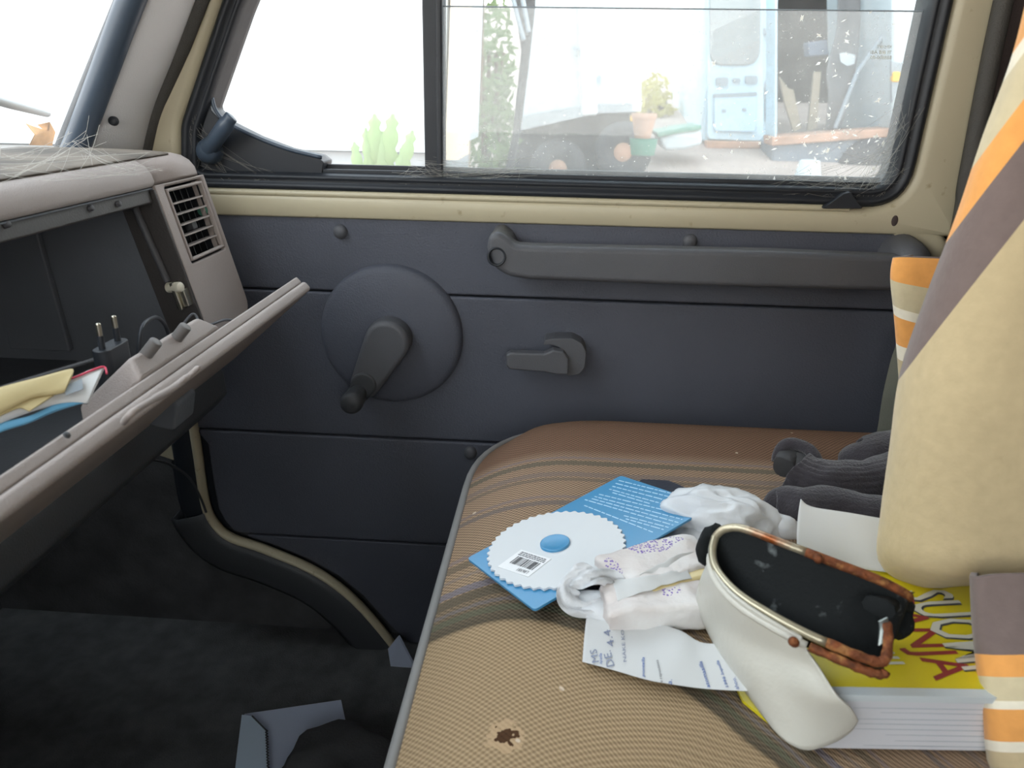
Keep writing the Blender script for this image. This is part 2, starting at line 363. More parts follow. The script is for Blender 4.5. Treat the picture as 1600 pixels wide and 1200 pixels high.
def xz(px, y): return [(q.x, q.z) for q in (PY(a, b, y) for a, b in px)]
def pxprism(px, y, depth, rad=0, seg=4):
    pts = xz(px, y)
    if rad: pts = rpoly(pts, rad, seg)
    return yprism(pts, y, y+depth)
def box(x0, x1, y0, y1, z0, z1):
    return yprism([(x0, z0), (x1, z0), (x1, z1), (x0, z1)], y0, y1)
def merge(*bms):
    bm = bmesh.new()
    for b in bms:
        me = mesh_of(b, 'tmp'); bm.from_mesh(me); bpy.data.meshes.remove(me)
    return bm
def frame(o, ex, ey, ez):
    return lambda p: V(o)+V(ex)*p[0]+V(ey)*p[1]+(V(ez)*p[2] if len(p) > 2 else V((0, 0, 0)))
def catmull(pts, n, closed=False):
    pts = [V(p) for p in pts]; m = len(pts); out = []
    segs = m if closed else m-1
    for i in range(n+(0 if closed else 1)):
        t = i/n*segs; k = min(int(t), segs-1); f = t-k
        g = (lambda j: pts[j % m]) if closed else (lambda j: pts[max(0, min(m-1, j))])
        p0, p1, p2, p3 = g(k-1), g(k), g(k+1), g(k+2)
        out.append(.5*((2*p1)+(p2-p0)*f+(2*p0-5*p1+4*p2-p3)*f*f+(3*p1-p0-3*p2+p3)*f*f*f))
    return out
def tube(pts, r, seg=10, closed=False, caps=True, flat=1.0, rib=0, ribn=12, up=None):
    """swept round bar; r a number or one radius per point; flat squeezes it along its own second axis"""
    bm = bmesh.new(); n = len(pts); pts = [V(p) for p in pts]
    rs = r if isinstance(r, (list, tuple)) else [r]*n
    rings = []; nrm = None
    for i in range(n):
        if closed: t = pts[(i+1) % n]-pts[i-1]
        else: t = pts[min(i+1, n-1)]-pts[max(i-1, 0)]
        t.normalize()
        if up is not None: nrm = V(up)
        elif nrm is None: nrm = V((0, 0, 1)) if abs(t.z) < .9 else V((1, 0, 0))
        nrm = (nrm-t*nrm.dot(t)).normalized(); bi = t.cross(nrm)
        ring = []
        for k in range(seg):
            a = 2*math.pi*k/seg; rr = rs[i]*(1+rib*math.cos(ribn*a))
            ring.append(bm.verts.new(pts[i]+bi*(rr*math.cos(a))+nrm*(rr*flat*math.sin(a))))
        rings.append(ring)
    for i in range(n if closed else n-1):
        A, B = rings[i], rings[(i+1) % n]
        for k in range(seg): bm.faces.new((A[k], A[(k+1) % seg], B[(k+1) % seg], B[k]))
    if caps and not closed:
        bm.faces.new(rings[0][::-1]); bm.faces.new(rings[-1])
    bmesh.ops.recalc_face_normals(bm, faces=bm.faces)
    return bm
def lathe(prof, o, ax, seg=40, scale2=1.0):
    """profile (radius, height) turned about axis ax through o"""
    ax = V(ax).normalized(); e1 = (V((0, 0, 1)) if abs(ax.z) < .9 else V((1, 0, 0))); e1 = (e1-ax*e1.dot(ax)).normalized(); e2 = ax.cross(e1)
    bm = bmesh.new(); rings = []
    for r, h in prof:
        if r < 1e-6: rings.append([bm.verts.new(V(o)+ax*h)])
        else: rings.append([bm.verts.new(V(o)+ax*h+(e1*math.cos(2*math.pi*k/seg)+e2*math.sin(2*math.pi*k/seg)*scale2)*r) for k in range(seg)])
    for A, B in zip(rings, rings[1:]):
        for k in range(seg):
            j = (k+1) % seg
            if len(A) == 1 and len(B) == 1: continue
            if len(A) == 1: bm.faces.new((A[0], B[k], B[j]))
            elif len(B) == 1: bm.faces.new((A[k], A[j], B[0]))
            else: bm.faces.new((A[k], A[j], B[j], B[k]))
    bmesh.ops.recalc_face_normals(bm, faces=bm.faces)
    return bm
def grid(rows, uv=None, closed_v=False):
    bm = bmesh.new(); vs = [[bm.verts.new(p) for p in r] for r in rows]
    lay = bm.loops.layers.uv.new('UVMap')
    for i in range(len(rows)-1):
        for j in range(len(rows[0])-1):
            f = bm.faces.new((vs[i][j], vs[i][j+1], vs[i+1][j+1], vs[i+1][j]))
            if uv:
                for l, (a, b) in zip(f.loops, ((i, j), (i, j+1), (i+1, j+1), (i+1, j))): l[lay].uv = uv[a][b]
    return bm
def smooth_grid(ctrl, nu, nv):
    rows = [catmull(r, nu) for r in ctrl]
    cols = [catmull([r[j] for r in rows], nv) for j in range(nu+1)]
    return [[cols[j][i] for j in range(nu+1)] for i in range(nv+1)]
def ring_mesh(loops, closed=True):
    """bridge closed loops (same length) into a band"""
    bm = bmesh.new(); vs = [[bm.verts.new(p) for p in l] for l in loops]; n = len(loops[0])
    for A, B in zip(vs, vs[1:]):
        for k in range(n): bm.faces.new((A[k], A[(k+1) % n], B[(k+1) % n], B[k]))
    bmesh.ops.recalc_face_normals(bm, faces=bm.faces)
    return bm
def offset2(loop, d):
    """push a closed 2-D loop outwards (counter-clockwise loop) by d"""
    n = len(loop); out = []
    for i in range(n):
        t = V(loop[(i+1) % n])-V(loop[i-1]); t.normalize()
        out.append(V(loop[i])+V((t.y, -t.x))*d)
    return out
def ccw(l):
    a = sum(l[i-1][0]*l[i][1]-l[i][0]*l[i-1][1] for i in range(len(l)))
    return l if a > 0 else l[::-1]
_font_cache = {}
def text_on(body, q00, q10, q01, lift, m, name, parent, bold=0, shear=0, q11=None):
    """flat print: the text fills the quad q00 (start of baseline), q10 (end), q01 (top of start)"""
    cu = bpy.data.curves.new('txt', 'FONT'); cu.body = body; cu.size = 1; cu.shear = shear; cu.offset = bold; cu.resolution_u = 2
    to = bpy.data.objects.new('txt', cu); C.objects.link(to)
    dg = bpy.context.evaluated_depsgraph_get(); dg.update()
    me = bpy.data.meshes.new_from_object(to.evaluated_get(dg)); bpy.data.objects.remove(to)
    xs = [v.co.x for v in me.vertices]; ys = [v.co.y for v in me.vertices]
    x0, x1, y0, y1 = min(xs), max(xs), min(ys), max(ys)
    q00, q10, q01 = V(q00), V(q10), V(q01)
    if q11 is None: q11 = q10+q01-q00
    nrm = (q10-q00).cross(q01-q00).normalized()*lift
    for v in me.vertices:
        a, b = (v.co.x-x0)/(x1-x0), (v.co.y-y0)/(y1-y0)
        v.co = (q00*(1-a)+q10*a)*(1-b)+(q01*(1-a)+q11*a)*b+nrm
    me.name = name
    return obj(name, me, m, parent, smooth=False)
def crumple(bm, amp, sc, seed=0):
    for v in bm.verts:
        v.co += noise.noise_vector(v.co*sc+V((seed*7.1, seed*3.3, 0)))*amp
    return bm
def rbox_bm(cx, cy, z0, lx, ly, lz, rot, bev=.006, cuts=6):
    bm = bmesh.new(); bmesh.ops.create_cube(bm, size=1)
    bmesh.ops.scale(bm, vec=(lx, ly, lz), verts=bm.verts)
    bmesh.ops.bevel(bm, geom=bm.edges[:], offset=bev, segments=3, affect='EDGES', profile=.6)
    bmesh.ops.subdivide_edges(bm, edges=[e for e in bm.edges if e.calc_length() > .02], cuts=cuts, use_grid_fill=True)
    bmesh.ops.transform(bm, matrix=Matrix.Translation((cx, cy, z0+lz/2)) @ Matrix.Rotation(rot, 4, 'Z'), verts=bm.verts)
    return bm
# ------------------------------------------------------------------ cab shell
FZ = -.03; CZ = 1.40; XF = -.98; XB = 1.15; YL = -.78; DY = 1.05
def struct(o, label, cat): return tag(o, label, cat, kind='structure')
fl = obj('floor', box(XF-.1, XB, YL, DY+.14, FZ-.02, FZ), M['carpet'], smooth=False); struct(fl, 'dark worn carpet floor of the passenger footwell', 'floor')
ce = obj('ceiling', box(-.50, XB, YL, DY+.1, CZ, CZ+.03), M['head'], smooth=False); struct(ce, 'pale headliner over the cab', 'ceiling')
wb = obj('wall_back', box(XB, XB+.03, YL, DY+.1, FZ, CZ), M['felt'], smooth=False); struct(wb, 'dark rear wall behind the seats', 'wall')
wf = obj('wall_front', merge(box(XF-.03, XF, YL, DY+.1, FZ, .52), box(-1.02, XF, YL, DY+.1, .5, .76)), M['felt'], smooth=False); struct(wf, 'dark felt bulkhead at the front of the footwell', 'wall')
# driver's side of the cab, with its window opening
wl = obj('wall_left', merge(box(XF, -.72, YL-.04, YL, .70, CZ), box(.62, XB, YL-.04, YL, .70, CZ), box(-.72, .62, YL-.04, YL, 1.32, CZ)), M['head'], smooth=False)
struct(wl, 'inner side of the driver door opposite', 'wall')
obj('door_lining', box(XF-.05, XB, YL-.04, YL, FZ, .70), M['vinyl'], wl, smooth=False)
w2 = obj('window_2', box(-.72, .62, YL-.025, YL-.02, .70, 1.32), M['glass_clear'], smooth=False); struct(w2, 'driver side window pane opposite', 'window')

# body side behind the door
wr = obj('wall_right', merge(box(.497, XB, 1.062, 1.12, FZ, CZ), box(-.62, .60, 1.10, 1.14, 1.27, CZ), box(XF, -.60, 1.07, 1.12, FZ, .73)), M['brown_trim'], smooth=False)
struct(wr, 'brown body side behind the door, next to the striped blanket', 'wall')

# windscreen: glass, rubber, in the plane through the two pillar edges
ws0, ws1 = PY(93, 225, .95), PY(185, 0, .95)
dz = (CZ-ws1.z)/(ws1.z-ws0.z); wst = ws1+(ws1-ws0)*dz
wsb = ws0-(ws1-ws0)*.18
def wsp(t, y, off=0):
    p = wsb.lerp(wst, t); c = ((y-.08)/.87)**2*.06
    n = V((-(wst-wsb).z, 0, (wst-wsb).x)).normalized()
    return V((p.x-.06+c, y, p.z))+n*off
win1 = empty('window_1', (ws0.x, .1, ws0.z)); struct(win1, 'windscreen seen past the dashboard', 'window')
g = [[wsp(t/10, YL+.06+(.955-YL-.06)*j/24) for j in range(25)] for t in range(11)]
obj('windscreen_glass', grid(g), M['glass_screen'], win1, solid=.004)
rub = catmull([PY(72, 275, .955), PY(93, 225, .955), PY(133, 125, .95), PY(188, -8, .95), PY(188, -8, .95)+(ws1-ws0)*.9, PY(188, -8, .95)+(ws1-ws0)*2.0], 30)
obj('rubber_lip', tube([p+V((-.002, .01, 0)) for p in rub], .008, 10), M['black'], win1)
rub2 = catmull([PY(100, 265, .945), PY(120, 225, .945), PY(158, 125, .94), PY(208, -8, .94), PY(208, -8, .94)+(ws1-ws0)*.9, PY(208, -8, .94)+(ws1-ws0)*2.0], 30)
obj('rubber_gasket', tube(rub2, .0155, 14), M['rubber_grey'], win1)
hd = obj('trim_3', box(wst.x-.1, -.48, YL, DY+.06, CZ-.07, CZ+.02), M['head'], smooth=False); struct(hd, 'padded header above the windscreen', 'trim')

# A-pillar cover: a lofted grey moulding
def loft(left, right, bulge, n=24):
    L_, R_ = catmull(left, n), catmull(right, n); rows = []
    for a, b in zip(L_, R_):
        mid = (a+b)/2; toward = (CAMLOC*0+V((.1, -.8, 0))).normalized(); w = (b-a)
        row = [a+V((-.01, .05, 0)), a+V((0, .012, 0))]
        for k in range(9):
            t = k/8; row.append(a.lerp(b, t)+toward*bulge*math.sin(math.pi*t)**.6)
        row += [b+V((.002, .012, 0)), b+V((.004, .05, 0))]
        rows.append(row)
    return grid(rows)
ext = lambda a, b, k: PY(*a, b[0])+(PY(*a, b[0])-PY(*b[1], b[0]))*k
pl = [PY(112, 265, .955), PY(138, 225, .955), PY(176, 125, .95), PY(224, 0, .95), ext((224, 0), (.95, (176, 125)), 3.4)]
pr = [PY(205, 285, 1.02), PY(216, 225, 1.02), PY(232, 165, 1.02), PY(262, 90, 1.015), PY(296, 0, 1.01), ext((296, 0), (1.01, (262, 90)), 4.6)]
ap = obj('trim_1', loft(pl, pr, .012), M['pillar']); struct(ap, 'grey vinyl windscreen pillar cover between windscreen and door', 'trim')
scr = obj('screw', lathe([(0, .003), (.004, .0035), (.0055, .002), (.0058, -.003)], PY(177, 189, .962), (.2, -1, .1), 16), M['black'], ap)
# door seal between pillar cover and frame, darkened to paint the shade band
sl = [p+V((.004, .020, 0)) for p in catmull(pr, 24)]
se = obj('trim_2', tube(sl, .0095, 10), M['dark_seal']); struct(se, 'door seal along the grey pillar, dark grey to paint the shade there', 'trim')
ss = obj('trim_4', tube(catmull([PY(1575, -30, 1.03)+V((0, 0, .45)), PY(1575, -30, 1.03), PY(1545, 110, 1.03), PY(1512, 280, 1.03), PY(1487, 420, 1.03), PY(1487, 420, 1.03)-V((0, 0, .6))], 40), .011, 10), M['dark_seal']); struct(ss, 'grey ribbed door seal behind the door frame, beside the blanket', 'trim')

# ------------------------------------------------------------------ the passenger door
door = empty('door_1', (0, DY, FZ)); struct(door, 'passenger door with cream frame, dark vinyl panels and sliding window', 'door')
a0, a1 = PY(347, 0, 1.04), PY(282, 195, 1.04); b0, b1 = PY(1487, 0, 1.04), PY(1436, 215, 1.04)
ZT = 1.25
TLc = (a1.x+(a0.x-a1.x)*(ZT-a1.z)/(a0.z-a1.z), ZT); TRc = (b1.x+(b0.x-b1.x)*(ZT-b1.z)/(b0.z-b1.z), ZT)
blp = PY(268, 282, 1.04); brp = PY(1412, 321, 1.04)
BLc = (a1.x-.012, .7165); BRc = (brp.x+.004, .7155)
ap_c = [BLc, BRc, TRc, (TLc[0]+.02, ZT), (a0.x, a0.z), (a1.x, a1.z)]
ap_r = [.05, .055, .07, .08, .1, .06]
ap_l = rpoly(ap_c, ap_r, 8)
out_c = [(-.62, .684), (.497, .684), (.497, 1.34), (-.42, 1.34), (-.53, a0.z), (-.60, a1.z)]
out_l = rpoly(out_c, [0.001, .001, .06, .08, .1, .1], 8)
def lp(l, y): return [V((p[0], y, p[1])) for p in l]
o1 = offset2(ap_l, .004); o2 = offset2(ap_l, .012)
df = obj('door_frame', ring_mesh([lp(ap_l, 1.09), lp(ap_l, 1.046), lp(o1, 1.040), lp(o2, 1.036), lp(out_l, 1.036), lp([(p[0], p[1]-(.004 if p[1] < .7 else 0)) for p in out_l], 1.044), lp(out_l, 1.10)]), M['cream'], door)
# cream metal that turns down round the rear end of the padded panels
cr_px = [(1438, 366), (1462, 385), (1470, 420)]
obj('door_skin', merge(box(-.57, .497, 1.058, 1.075, .17, .69), box(-.26, .497, 1.058, 1.075, FZ, .12)), M['black'], door, smooth=False)
obj('corner_return', tube([V((p.x, 1.05, p.z)) for p in catmull([PY(1395, 358, 1.05), PY(1440, 364, 1.05), PY(1468, 392, 1.05), PY(1476, 440, 1.05), PY(1478, 520, 1.05), PY(1478, 700, 1.05)], 30)], .013, 10), M['cream'], door)
obj('sill_ledge', tube([V((-.60, 1.040, .7135)), V((-.2, 1.040, .7135)), V((.36, 1.040, .7125))], .0045, 8), M['cream'], door)

# window rubber: stepped black ring
gk = []
for d, y in ((0.001, 1.06), (0.001, 1.044), (-.004, 1.037), (-.010, 1.038), (-.013, 1.046), (-.016, 1.040), (-.021, 1.042), (-.0245, 1.052), (-.026, 1.085)):
    gk.append(lp(offset2(ap_l, d), y))
obj('window_rubber', ring_mesh(gk), M['black'], door)
# lower channel for the sliding pane
obj('channel', merge(box(-.46, .42, 1.052, 1.058, .735, .745), box(-.46, .42, 1.068, 1.074, .735, .750)), M['black'], door, bevel=.0015)
obj('divider_bar', merge(pxprism([(653, -330), (691, -330), (692, 290), (664, 290)], 1.055, .03), pxprism([(676, -330), (689, -330), (692, 290), (682, 290)], 1.047, .01)), M['black'], door, bevel=.003)
gl_l = offset2(ap_l, -.018)
xd = PY(675, 150, 1.075).x
def clip(l, sgn):
    r = [];
    for p in l: r.append((min(p[0], xd), p[1]) if sgn < 0 else (max(p[0], xd-.004), p[1]))
    return r
def pane(name, l, y, m, th=.004):
    return obj(name, yprism(l, y, y+th), m, door, smooth=False)
pane('front_glass', clip(gl_l, -1), 1.078, M['glass_clear'])
pane('sliding_glass', clip(gl_l, 1), 1.064, M['glass_tint'])
# clear film stuck on the inside of the sliding pane, its top edge showing as a line
fz = PY(1000, 13, 1.06).z
fl_l = [(max(p[0], xd+.013), min(p[1], fz)) for p in gl_l]
pane('window_film', fl_l, 1.0605, M['glass_film'], .0012)
obj('film_edge', tube([V((xd+.013, 1.0605, fz)), V((PY(1463, 15, 1.06).x, 1.0605, fz))], .0009, 6), M['plate_grey'], door)
# corner filler with the vent lever
fill = xz([(300, 170), (322, 148), (331, 150), (336, 172), (352, 190), (400, 214), (450, 233), (500, 244), (510, 252), (507, 270), (420, 276), (345, 274), (305, 250), (292, 215)], 1.062)
obj('corner_filler', yprism(rpoly(fill, .002, 2), 1.05, 1.09), M['black'], door, bevel=.003)
obj('filler_highlight', tube(catmull([PY(331, 152, 1.052), PY(338, 174, 1.052), PY(356, 192, 1.052), PY(400, 214, 1.05), PY(450, 233, 1.05), PY(503, 246, 1.05)], 24), .0028, 8), M['rubber_grey'], door)  # lighter bead painting the highlight along the filler's top edge
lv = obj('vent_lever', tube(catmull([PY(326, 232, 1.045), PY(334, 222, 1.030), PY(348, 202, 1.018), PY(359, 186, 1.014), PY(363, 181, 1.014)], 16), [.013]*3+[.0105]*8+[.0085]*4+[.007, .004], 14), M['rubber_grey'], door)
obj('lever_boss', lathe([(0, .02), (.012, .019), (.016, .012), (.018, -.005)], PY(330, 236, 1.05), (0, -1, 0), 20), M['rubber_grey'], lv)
obj('rubber_flap', pxprism([(1282, 326), (1296, 318), (1318, 303), (1330, 300), (1342, 318), (1350, 326)], 1.03, .012, .003), M['black'], door, bevel=.002)
obj('rust_smudge', lathe([(0, .001), (.0055, .0009), (.007, 0)], PY(1398, 345, 1.036), (0, -1, 0), 18, .6), M['brown_trim'], door)  # small brown disc standing in for a rust smudge on the frame
# sticker on the glass, read from outside: three mirrored lines
for i, s in enumerate(('TVIQIDI', 'IBA BIB IT', '00-008888')):
    zz = PY(1376, 72+i*8.2, 1.0595)
    text_on(s, (PY(1360 if i else 1370, 76+i*8.2, 1.0595)), (PY(1393, 76.5+i*8.2, 1.0595)), (PY(1360 if i else 1370, 70.5+i*8.2, 1.0595)), .0002, M['title_white'], 'glass_marking', door)

# padded panels of the door (each its own pad), following the curved lower front edge
curve_px = [(303, 600), (318, 700), (330, 780), (345, 812), (370, 833), (420, 850), (500, 885), (560, 930), (620, 1000), (655, 1060)]
curve = [V((p.x, 1.05, p.z)) for p in catmull([PY(a, b, 1.05) for a, b in curve_px], 40)]
def pad(name, pts, rad, y0=1.043, y1=1.062, puff=.004):
    return obj(name, yprism(ccw(rpoly(pts, rad, 5)), y0-.001, y1), M['vinyl'], door, bevel=.0035, bseg=4)
pad('upper_panel', [(-.60, .579), (.452, .579), (.470, .60), (.470, .682), (-.60, .682)], [0, 0, 0, .035, 0])
pad('middle_panel', [(-.575, .354), (.470, .354), (.470, .5765), (-.59, .5765)], 0)
cl = [(p.x+.012, p.z) for p in curve]
mid_pts = [(x, z) for x, z in cl if .172 < z < .345]
pad('lower_panel', [(.470, .170), (.470, .351), (-.562, .351)]+[(x, z) for x, z in mid_pts][::3]+[(-.515, .170)], 0)
low = [(x, z+.004) for x, z in cl if FZ-.01 < z < .160]
pad('kick_panel', [(-.24, -.028), (.470, -.028), (.470, .167), (-.50, .167)]+low[::3], 0)
# cream edge of the door, then the dark rubber step below it
edge = obj('cream_edge', tube([p+V((-.004, -.012, -.002)) for p in curve], .0105, 8, flat=.6), M['cream'], door)
def band(c, w0, w1, y0, y1):
    rows = []
    for i, p in enumerate(c):
        t = (c[min(i+1, len(c)-1)]-c[max(i-1, 0)]).normalized(); n = V((-t.z, 0, t.x)); n = n if n.z < 0 else -n
        if n.x > 0 and t.z < -.95: n = -n
        rows.append([V((p.x, y0, p.z))+n*w0, V((p.x, y0-.006, p.z))+n*(w0+.01), V((p.x, y0-.008, p.z))+n*(w1-.012), V((p.x, y1, p.z))+n*w1, V((p.x, y1+.08, p.z))+n*(w1+.004)])
    return grid(rows)
st = obj('trim_5', band(curve[10:], .006, .062, 1.03, 1.03), M['plastic_dark'], solid=.004); struct(st, 'dark rubber step cover below the curved cream door edge', 'trim')
kick = obj('trim_6', band(curve[:16], .008, .05, 1.045, 1.045), M['black'], solid=.004); struct(kick, 'black rubber beside the straight cream door edge under the dashboard', 'trim')
obj('sill_wall', box(XF, .5, 1.066, 1.09, FZ, .62), M['felt'], wr, smooth=False)
obj('pillar_foot', yprism(xz([(250, 690), (283, 665), (291, 715), (252, 702)], 1.06), 1.04, 1.055), M['cream'], wr, bevel=.003)

# buttons
for (a, b) in ((532, 362), (1078, 377), (735, 707)):
    p = PY(a, b, 1.0405)
    obj('panel_button', lathe([(0, .0065), (.005, .006), (.0085, .0042), (.0098, .001), (.0098, -.004)], p, (0, -1, 0), 20), M['plastic'], door)

# window crank: domed disc, crank arm, knob
wc = PY(612, 523, 1.04)
crank = obj('window_crank', lathe([(0, .020), (.03, .0198), (.07, .017), (.092, .0125), (.099, .009), (.1015, .005), (.103, .0), (.103, -.006)], wc, (0, -1, 0), 72), M['vinyl'], door)
def hull2(c0, r0, c1, r1, n=16):
    c0, c1 = V(c0), V(c1); d = (c1-c0); a0 = math.atan2(d.y, d.x); th = math.acos((r0-r1)/d.length)
    pts = [c0+V((math.cos(a0+th+(2*math.pi-2*th)*k/n), math.sin(a0+th+(2*math.pi-2*th)*k/n)))*r0 for k in range(n+1)]
    pts += [c1+V((math.cos(a0-th+2*th*k/n), math.sin(a0-th+2*th*k/n)))*r1 for k in range(n+1)]
    return pts
q = lambda a, b, y: (PY(a, b, y).x, PY(a, b, y).z)
hp = hull2(q(606, 533, 1.0), .0315, q(572, 598, 1.0), .021)
obj('crank_arm', yprism(hp, .988, 1.024), M['plastic'], crank, bevel=.008, bseg=4)
hp = hull2(q(572, 596, 1.0), .018, q(560, 616, 1.0), .013)
obj('crank_neck', yprism(hp, .985, 1.006), M['plastic_dark'], crank, bevel=.004)
obj('crank_knob', lathe([(0, .052), (.010, .0515), (.0145, .048), (.0155, .042), (.0145, .02), (.012, .008), (.012, -.012)], PY(561, 612, .99), (.03, -1, .02), 28), M['plastic_dark'], crank)

# grab handle
def gh(px, y0, y1, rad): return yprism(rpoly(xz(px, 1.0), rad, 5), y0, y1)
bar = obj('grab_handle', gh([(763, 385), (766, 364), (780, 357), (795, 366), (806, 378), (838, 380), (1200, 388), (1396, 396), (1428, 404), (1432, 432), (1420, 446), (1380, 449), (1100, 442), (828, 432), (797, 427), (775, 414)], .978, 1.012, [.012, .012, .012, .02, .03, .03, .01, .03, .02, .012, .012, .02, .02, .02, .02, .02]), M['plastic'], door, bevel=.010, bseg=4)
obj('front_foot', gh([(765, 385), (768, 362), (782, 357), (797, 368), (806, 384), (800, 420), (778, 410)], 1.000, 1.045, .012), M['plastic'], bar, bevel=.004)
obj('rear_foot', lathe([(0, .06), (.012, .056), (.022, .044), (.026, .02), (.028, -.003)], PY(1405, 398, 1.04), (0, -1, 0), 24), M['plastic'], bar)
hc = PY(776, 401, .978)
obj('screw_recess', lathe([(.0105, -.006), (.0125, .0005), (.0115, .003), (.0095, .0015), (.0085, -.004), (.006, -.009), (0, -.010)], hc, (.1, -1, .1), 28), M['black'], bar)

# door release: cup and lever
rel = obj('release_handle', gh([(848, 545), (850, 536), (866, 533), (894, 533), (910, 541), (917, 556), (914, 580), (905, 591), (888, 592), (880, 588), (888, 570), (884, 557), (872, 547), (858, 543)], 1.012, 1.044, [.003, .004, .006, .008, .012, .012, .012, .01, .006, .006, .01, .01, .008, .004]), M['plastic'], door, bevel=.005)
obj('release_lever', gh([(790, 555), (797, 551), (850, 553), (864, 547), (880, 550), (889, 562), (888, 586), (868, 586), (850, 582), (796, 578), (791, 572)], 1.000, 1.016, .004), M['plastic'], rel, bevel=.003)
# ------------------------------------------------------------------ dashboard
dash = empty('dashboard', (-.55, .4, .47)); tag(dash, 'grey-brown dashboard with open glove box, running in front of the passenger', 'dashboard')
FO = V((-.46, 0, .757)); EU = V((-.2352, 0, .972)).normalized(); NF = V((.972, 0, .2352)).normalized()
def F(y, s, n=0): return FO+V((0, 1, 0))*y+EU*s+NF*n
tp = [(-.69, .770), (-.66, .774), (-.55, .774), (-.49, .7725), (-.4755, .770), (-.466, .7645), (-.460, .757), (-.4575, .7485), (-.459, .7435), (-.466, .741), (-.69, .741)]
obj('top_pad', yprism(tp, -.72, .838), M['dash'], dash)
tp2 = tp[:7]+[(-.4580, .7485), (-.4572, .7445), (-.69, .7445)]
bm = bmesh.new(); secs = []
for y, k in ((.8375, 0), (.93, 0), (.945, .0025), (.952, .008), (.955, .016)):       # the free end is rounded over
    secs.append([bm.verts.new((x-(k*.8 if x > -.48 else 0), y, z-(k*.7 if z > .75 else 0))) for x, z in tp2])
for A, B in zip(secs, secs[1:]):
    for k in range(len(A)): bm.faces.new((A[k], A[(k+1) % len(A)], B[(k+1) % len(A)], B[k]))
bm.faces.new(secs[-1]); bm.faces.new(secs[0][::-1]); bmesh.ops.recalc_face_normals(bm, faces=bm.faces)
obj('pad_end', bm, M['dash'], dash)
# dusty recessed mat on the flat of the pad
mt = [[V((x, y, z)) for y in [(-.7+1.615*k/30) for k in range(31)]] for x, z in ((-.685, .7715), (-.66, .7754), (-.60, .7756), (-.55, .7754), (-.50, .7742), (-.486, .7733), (-.4775, .7717))]
obj('dust_mat', grid(mt), M['dash_top'], dash, solid=.002)
# end panel with the hole for the air vent
O_r = ccw(rpoly([(.836, -.192), (.956, -.192), (.956, -.0125), (.836, -.0125)], [.002, .022, .001, .001], 5))
I_r = ccw(rpoly([(.8545, -.106), (.9485, -.106), (.9485, -.0165), (.8545, -.0165)], .006, 5))
lf = lambda l, n: [F(p[0], p[1], n) for p in l]
ep = ring_mesh([lf(I_r, -.006), lf(I_r, -.002), lf(offset2(I_r, .002), 0), lf(offset2(O_r, -.0009), 0), lf(offset2(O_r, -.0003), -.0008), lf(O_r, -.0015), lf(O_r, -.24)])
obj('end_panel', ep, M['dash'], dash)
vent = obj('air_vent', ring_mesh([lf(offset2(I_r, -.0065), -.005), lf(offset2(I_r, -.0065), -.0005), lf(offset2(I_r, -.0045), .0006), lf(offset2(I_r, -.0028), .0), lf(offset2(I_r, -.0026), -.006)]), M['dash'], dash)
def fbox(y0, y1, s0, s1, n0, n1):
    return prism([(y0, s0), (y1, s0), (y1, s1), (y0, s1)], lambda p: F(p[0], p[1], n1), lambda p: F(p[0], p[1], n0))
obj('vent_liner', ring_mesh([lf(I_r, -.0345), lf(I_r, -.0065)]), M['black'], vent)
obj('vent_back', fbox(.853, .949, -.106, -.016, -.034, -.031), M['black'], vent, smooth=False)
for k in range(5):
    s = -.0235-.0745*(k+1)/6-.001
    o = obj('vent_slat', prism([(.861, s-.0009), (.9395, s-.0009), (.9395, s+.0009), (.861, s+.0009)], lambda p: F(p[0], p[1], -.002), lambda p: F(p[0], p[1]+.0004, -.016)), M['dash'], vent, smooth=False)
vane_me = None
for k in range(5):
    y = .8665+.0155*k
    o = obj('vent_vane', prism([(y, -.100), (y+.0008, -.100), (y+.0008, -.022), (y, -.022)], lambda p: F(p[0]-.002, p[1], -.0135), lambda p: F(p[0]+.003, p[1], -.0165)), M['plastic'], vent, smooth=False)
obj('vent_tab', fbox(.893, .905, -.071, -.062, -.014, -.004), M['plastic_dark'], vent, bevel=.001)
obj('vent_side', fbox(.9405, .9475, -.104, -.018, -.012, -.006), M['dash'], vent, smooth=False)
obj('wheel_slot', fbox(.9405, .9435, -.048, -.020, -.0065, -.0055), M['black'], vent, smooth=False)
obj('vent_wheel', lathe([(0, .002), (.006, .002), (.007, .001), (.007, -.001), (.006, -.002), (0, -.002)], F(.943, -.054, -.0105), (0, 1, 0), 20), M['teal'], vent)
# glove compartment
bmL = bmesh.new()
x0, xb, yl, yr, zb, zt = -.43, -.70, .12, .834, .535, .7415
P8 = {(i, j, k): bmL.verts.new((xb if i == 0 else (x0 if k == 0 else -.459), yl if j == 0 else yr, zb if k == 0 else zt)) for i in (0, 1) for j in (0, 1) for k in (0, 1)}
for f in (((0, 0, 0), (0, 1, 0), (0, 1, 1), (0, 0, 1)), ((0, 0, 0), (1, 0, 0), (1, 1, 0), (0, 1, 0)), ((0, 0, 1), (1, 0, 1), (1, 1, 1), (0, 1, 1)), ((0, 1, 0), (1, 1, 0), (1, 1, 1), (0, 1, 1)), ((0, 0, 0), (1, 0, 0), (1, 0, 1), (0, 0, 1))):
    bmL.faces.new([P8[c] for c in f])
bmesh.ops.recalc_face_normals(bmL, faces=bmL.faces)
lin_o = obj('compartment_lining', bmL, M['lining'], dash, smooth=False, solid=.002)
obj('lining_rib', tube([PY(207, 316, .829), PY(262, 440, .829)], .004, 10), M['plastic'], lin_o)
obj('lining_panel', prism([(-.66, .55), (-.585, .55), (-.60, .735), (-.66, .735)], lambda p: V((p[0], .824, p[1])), lambda p: V((p[0], .833, p[1]))), M['lining'], lin_o, bevel=.002)
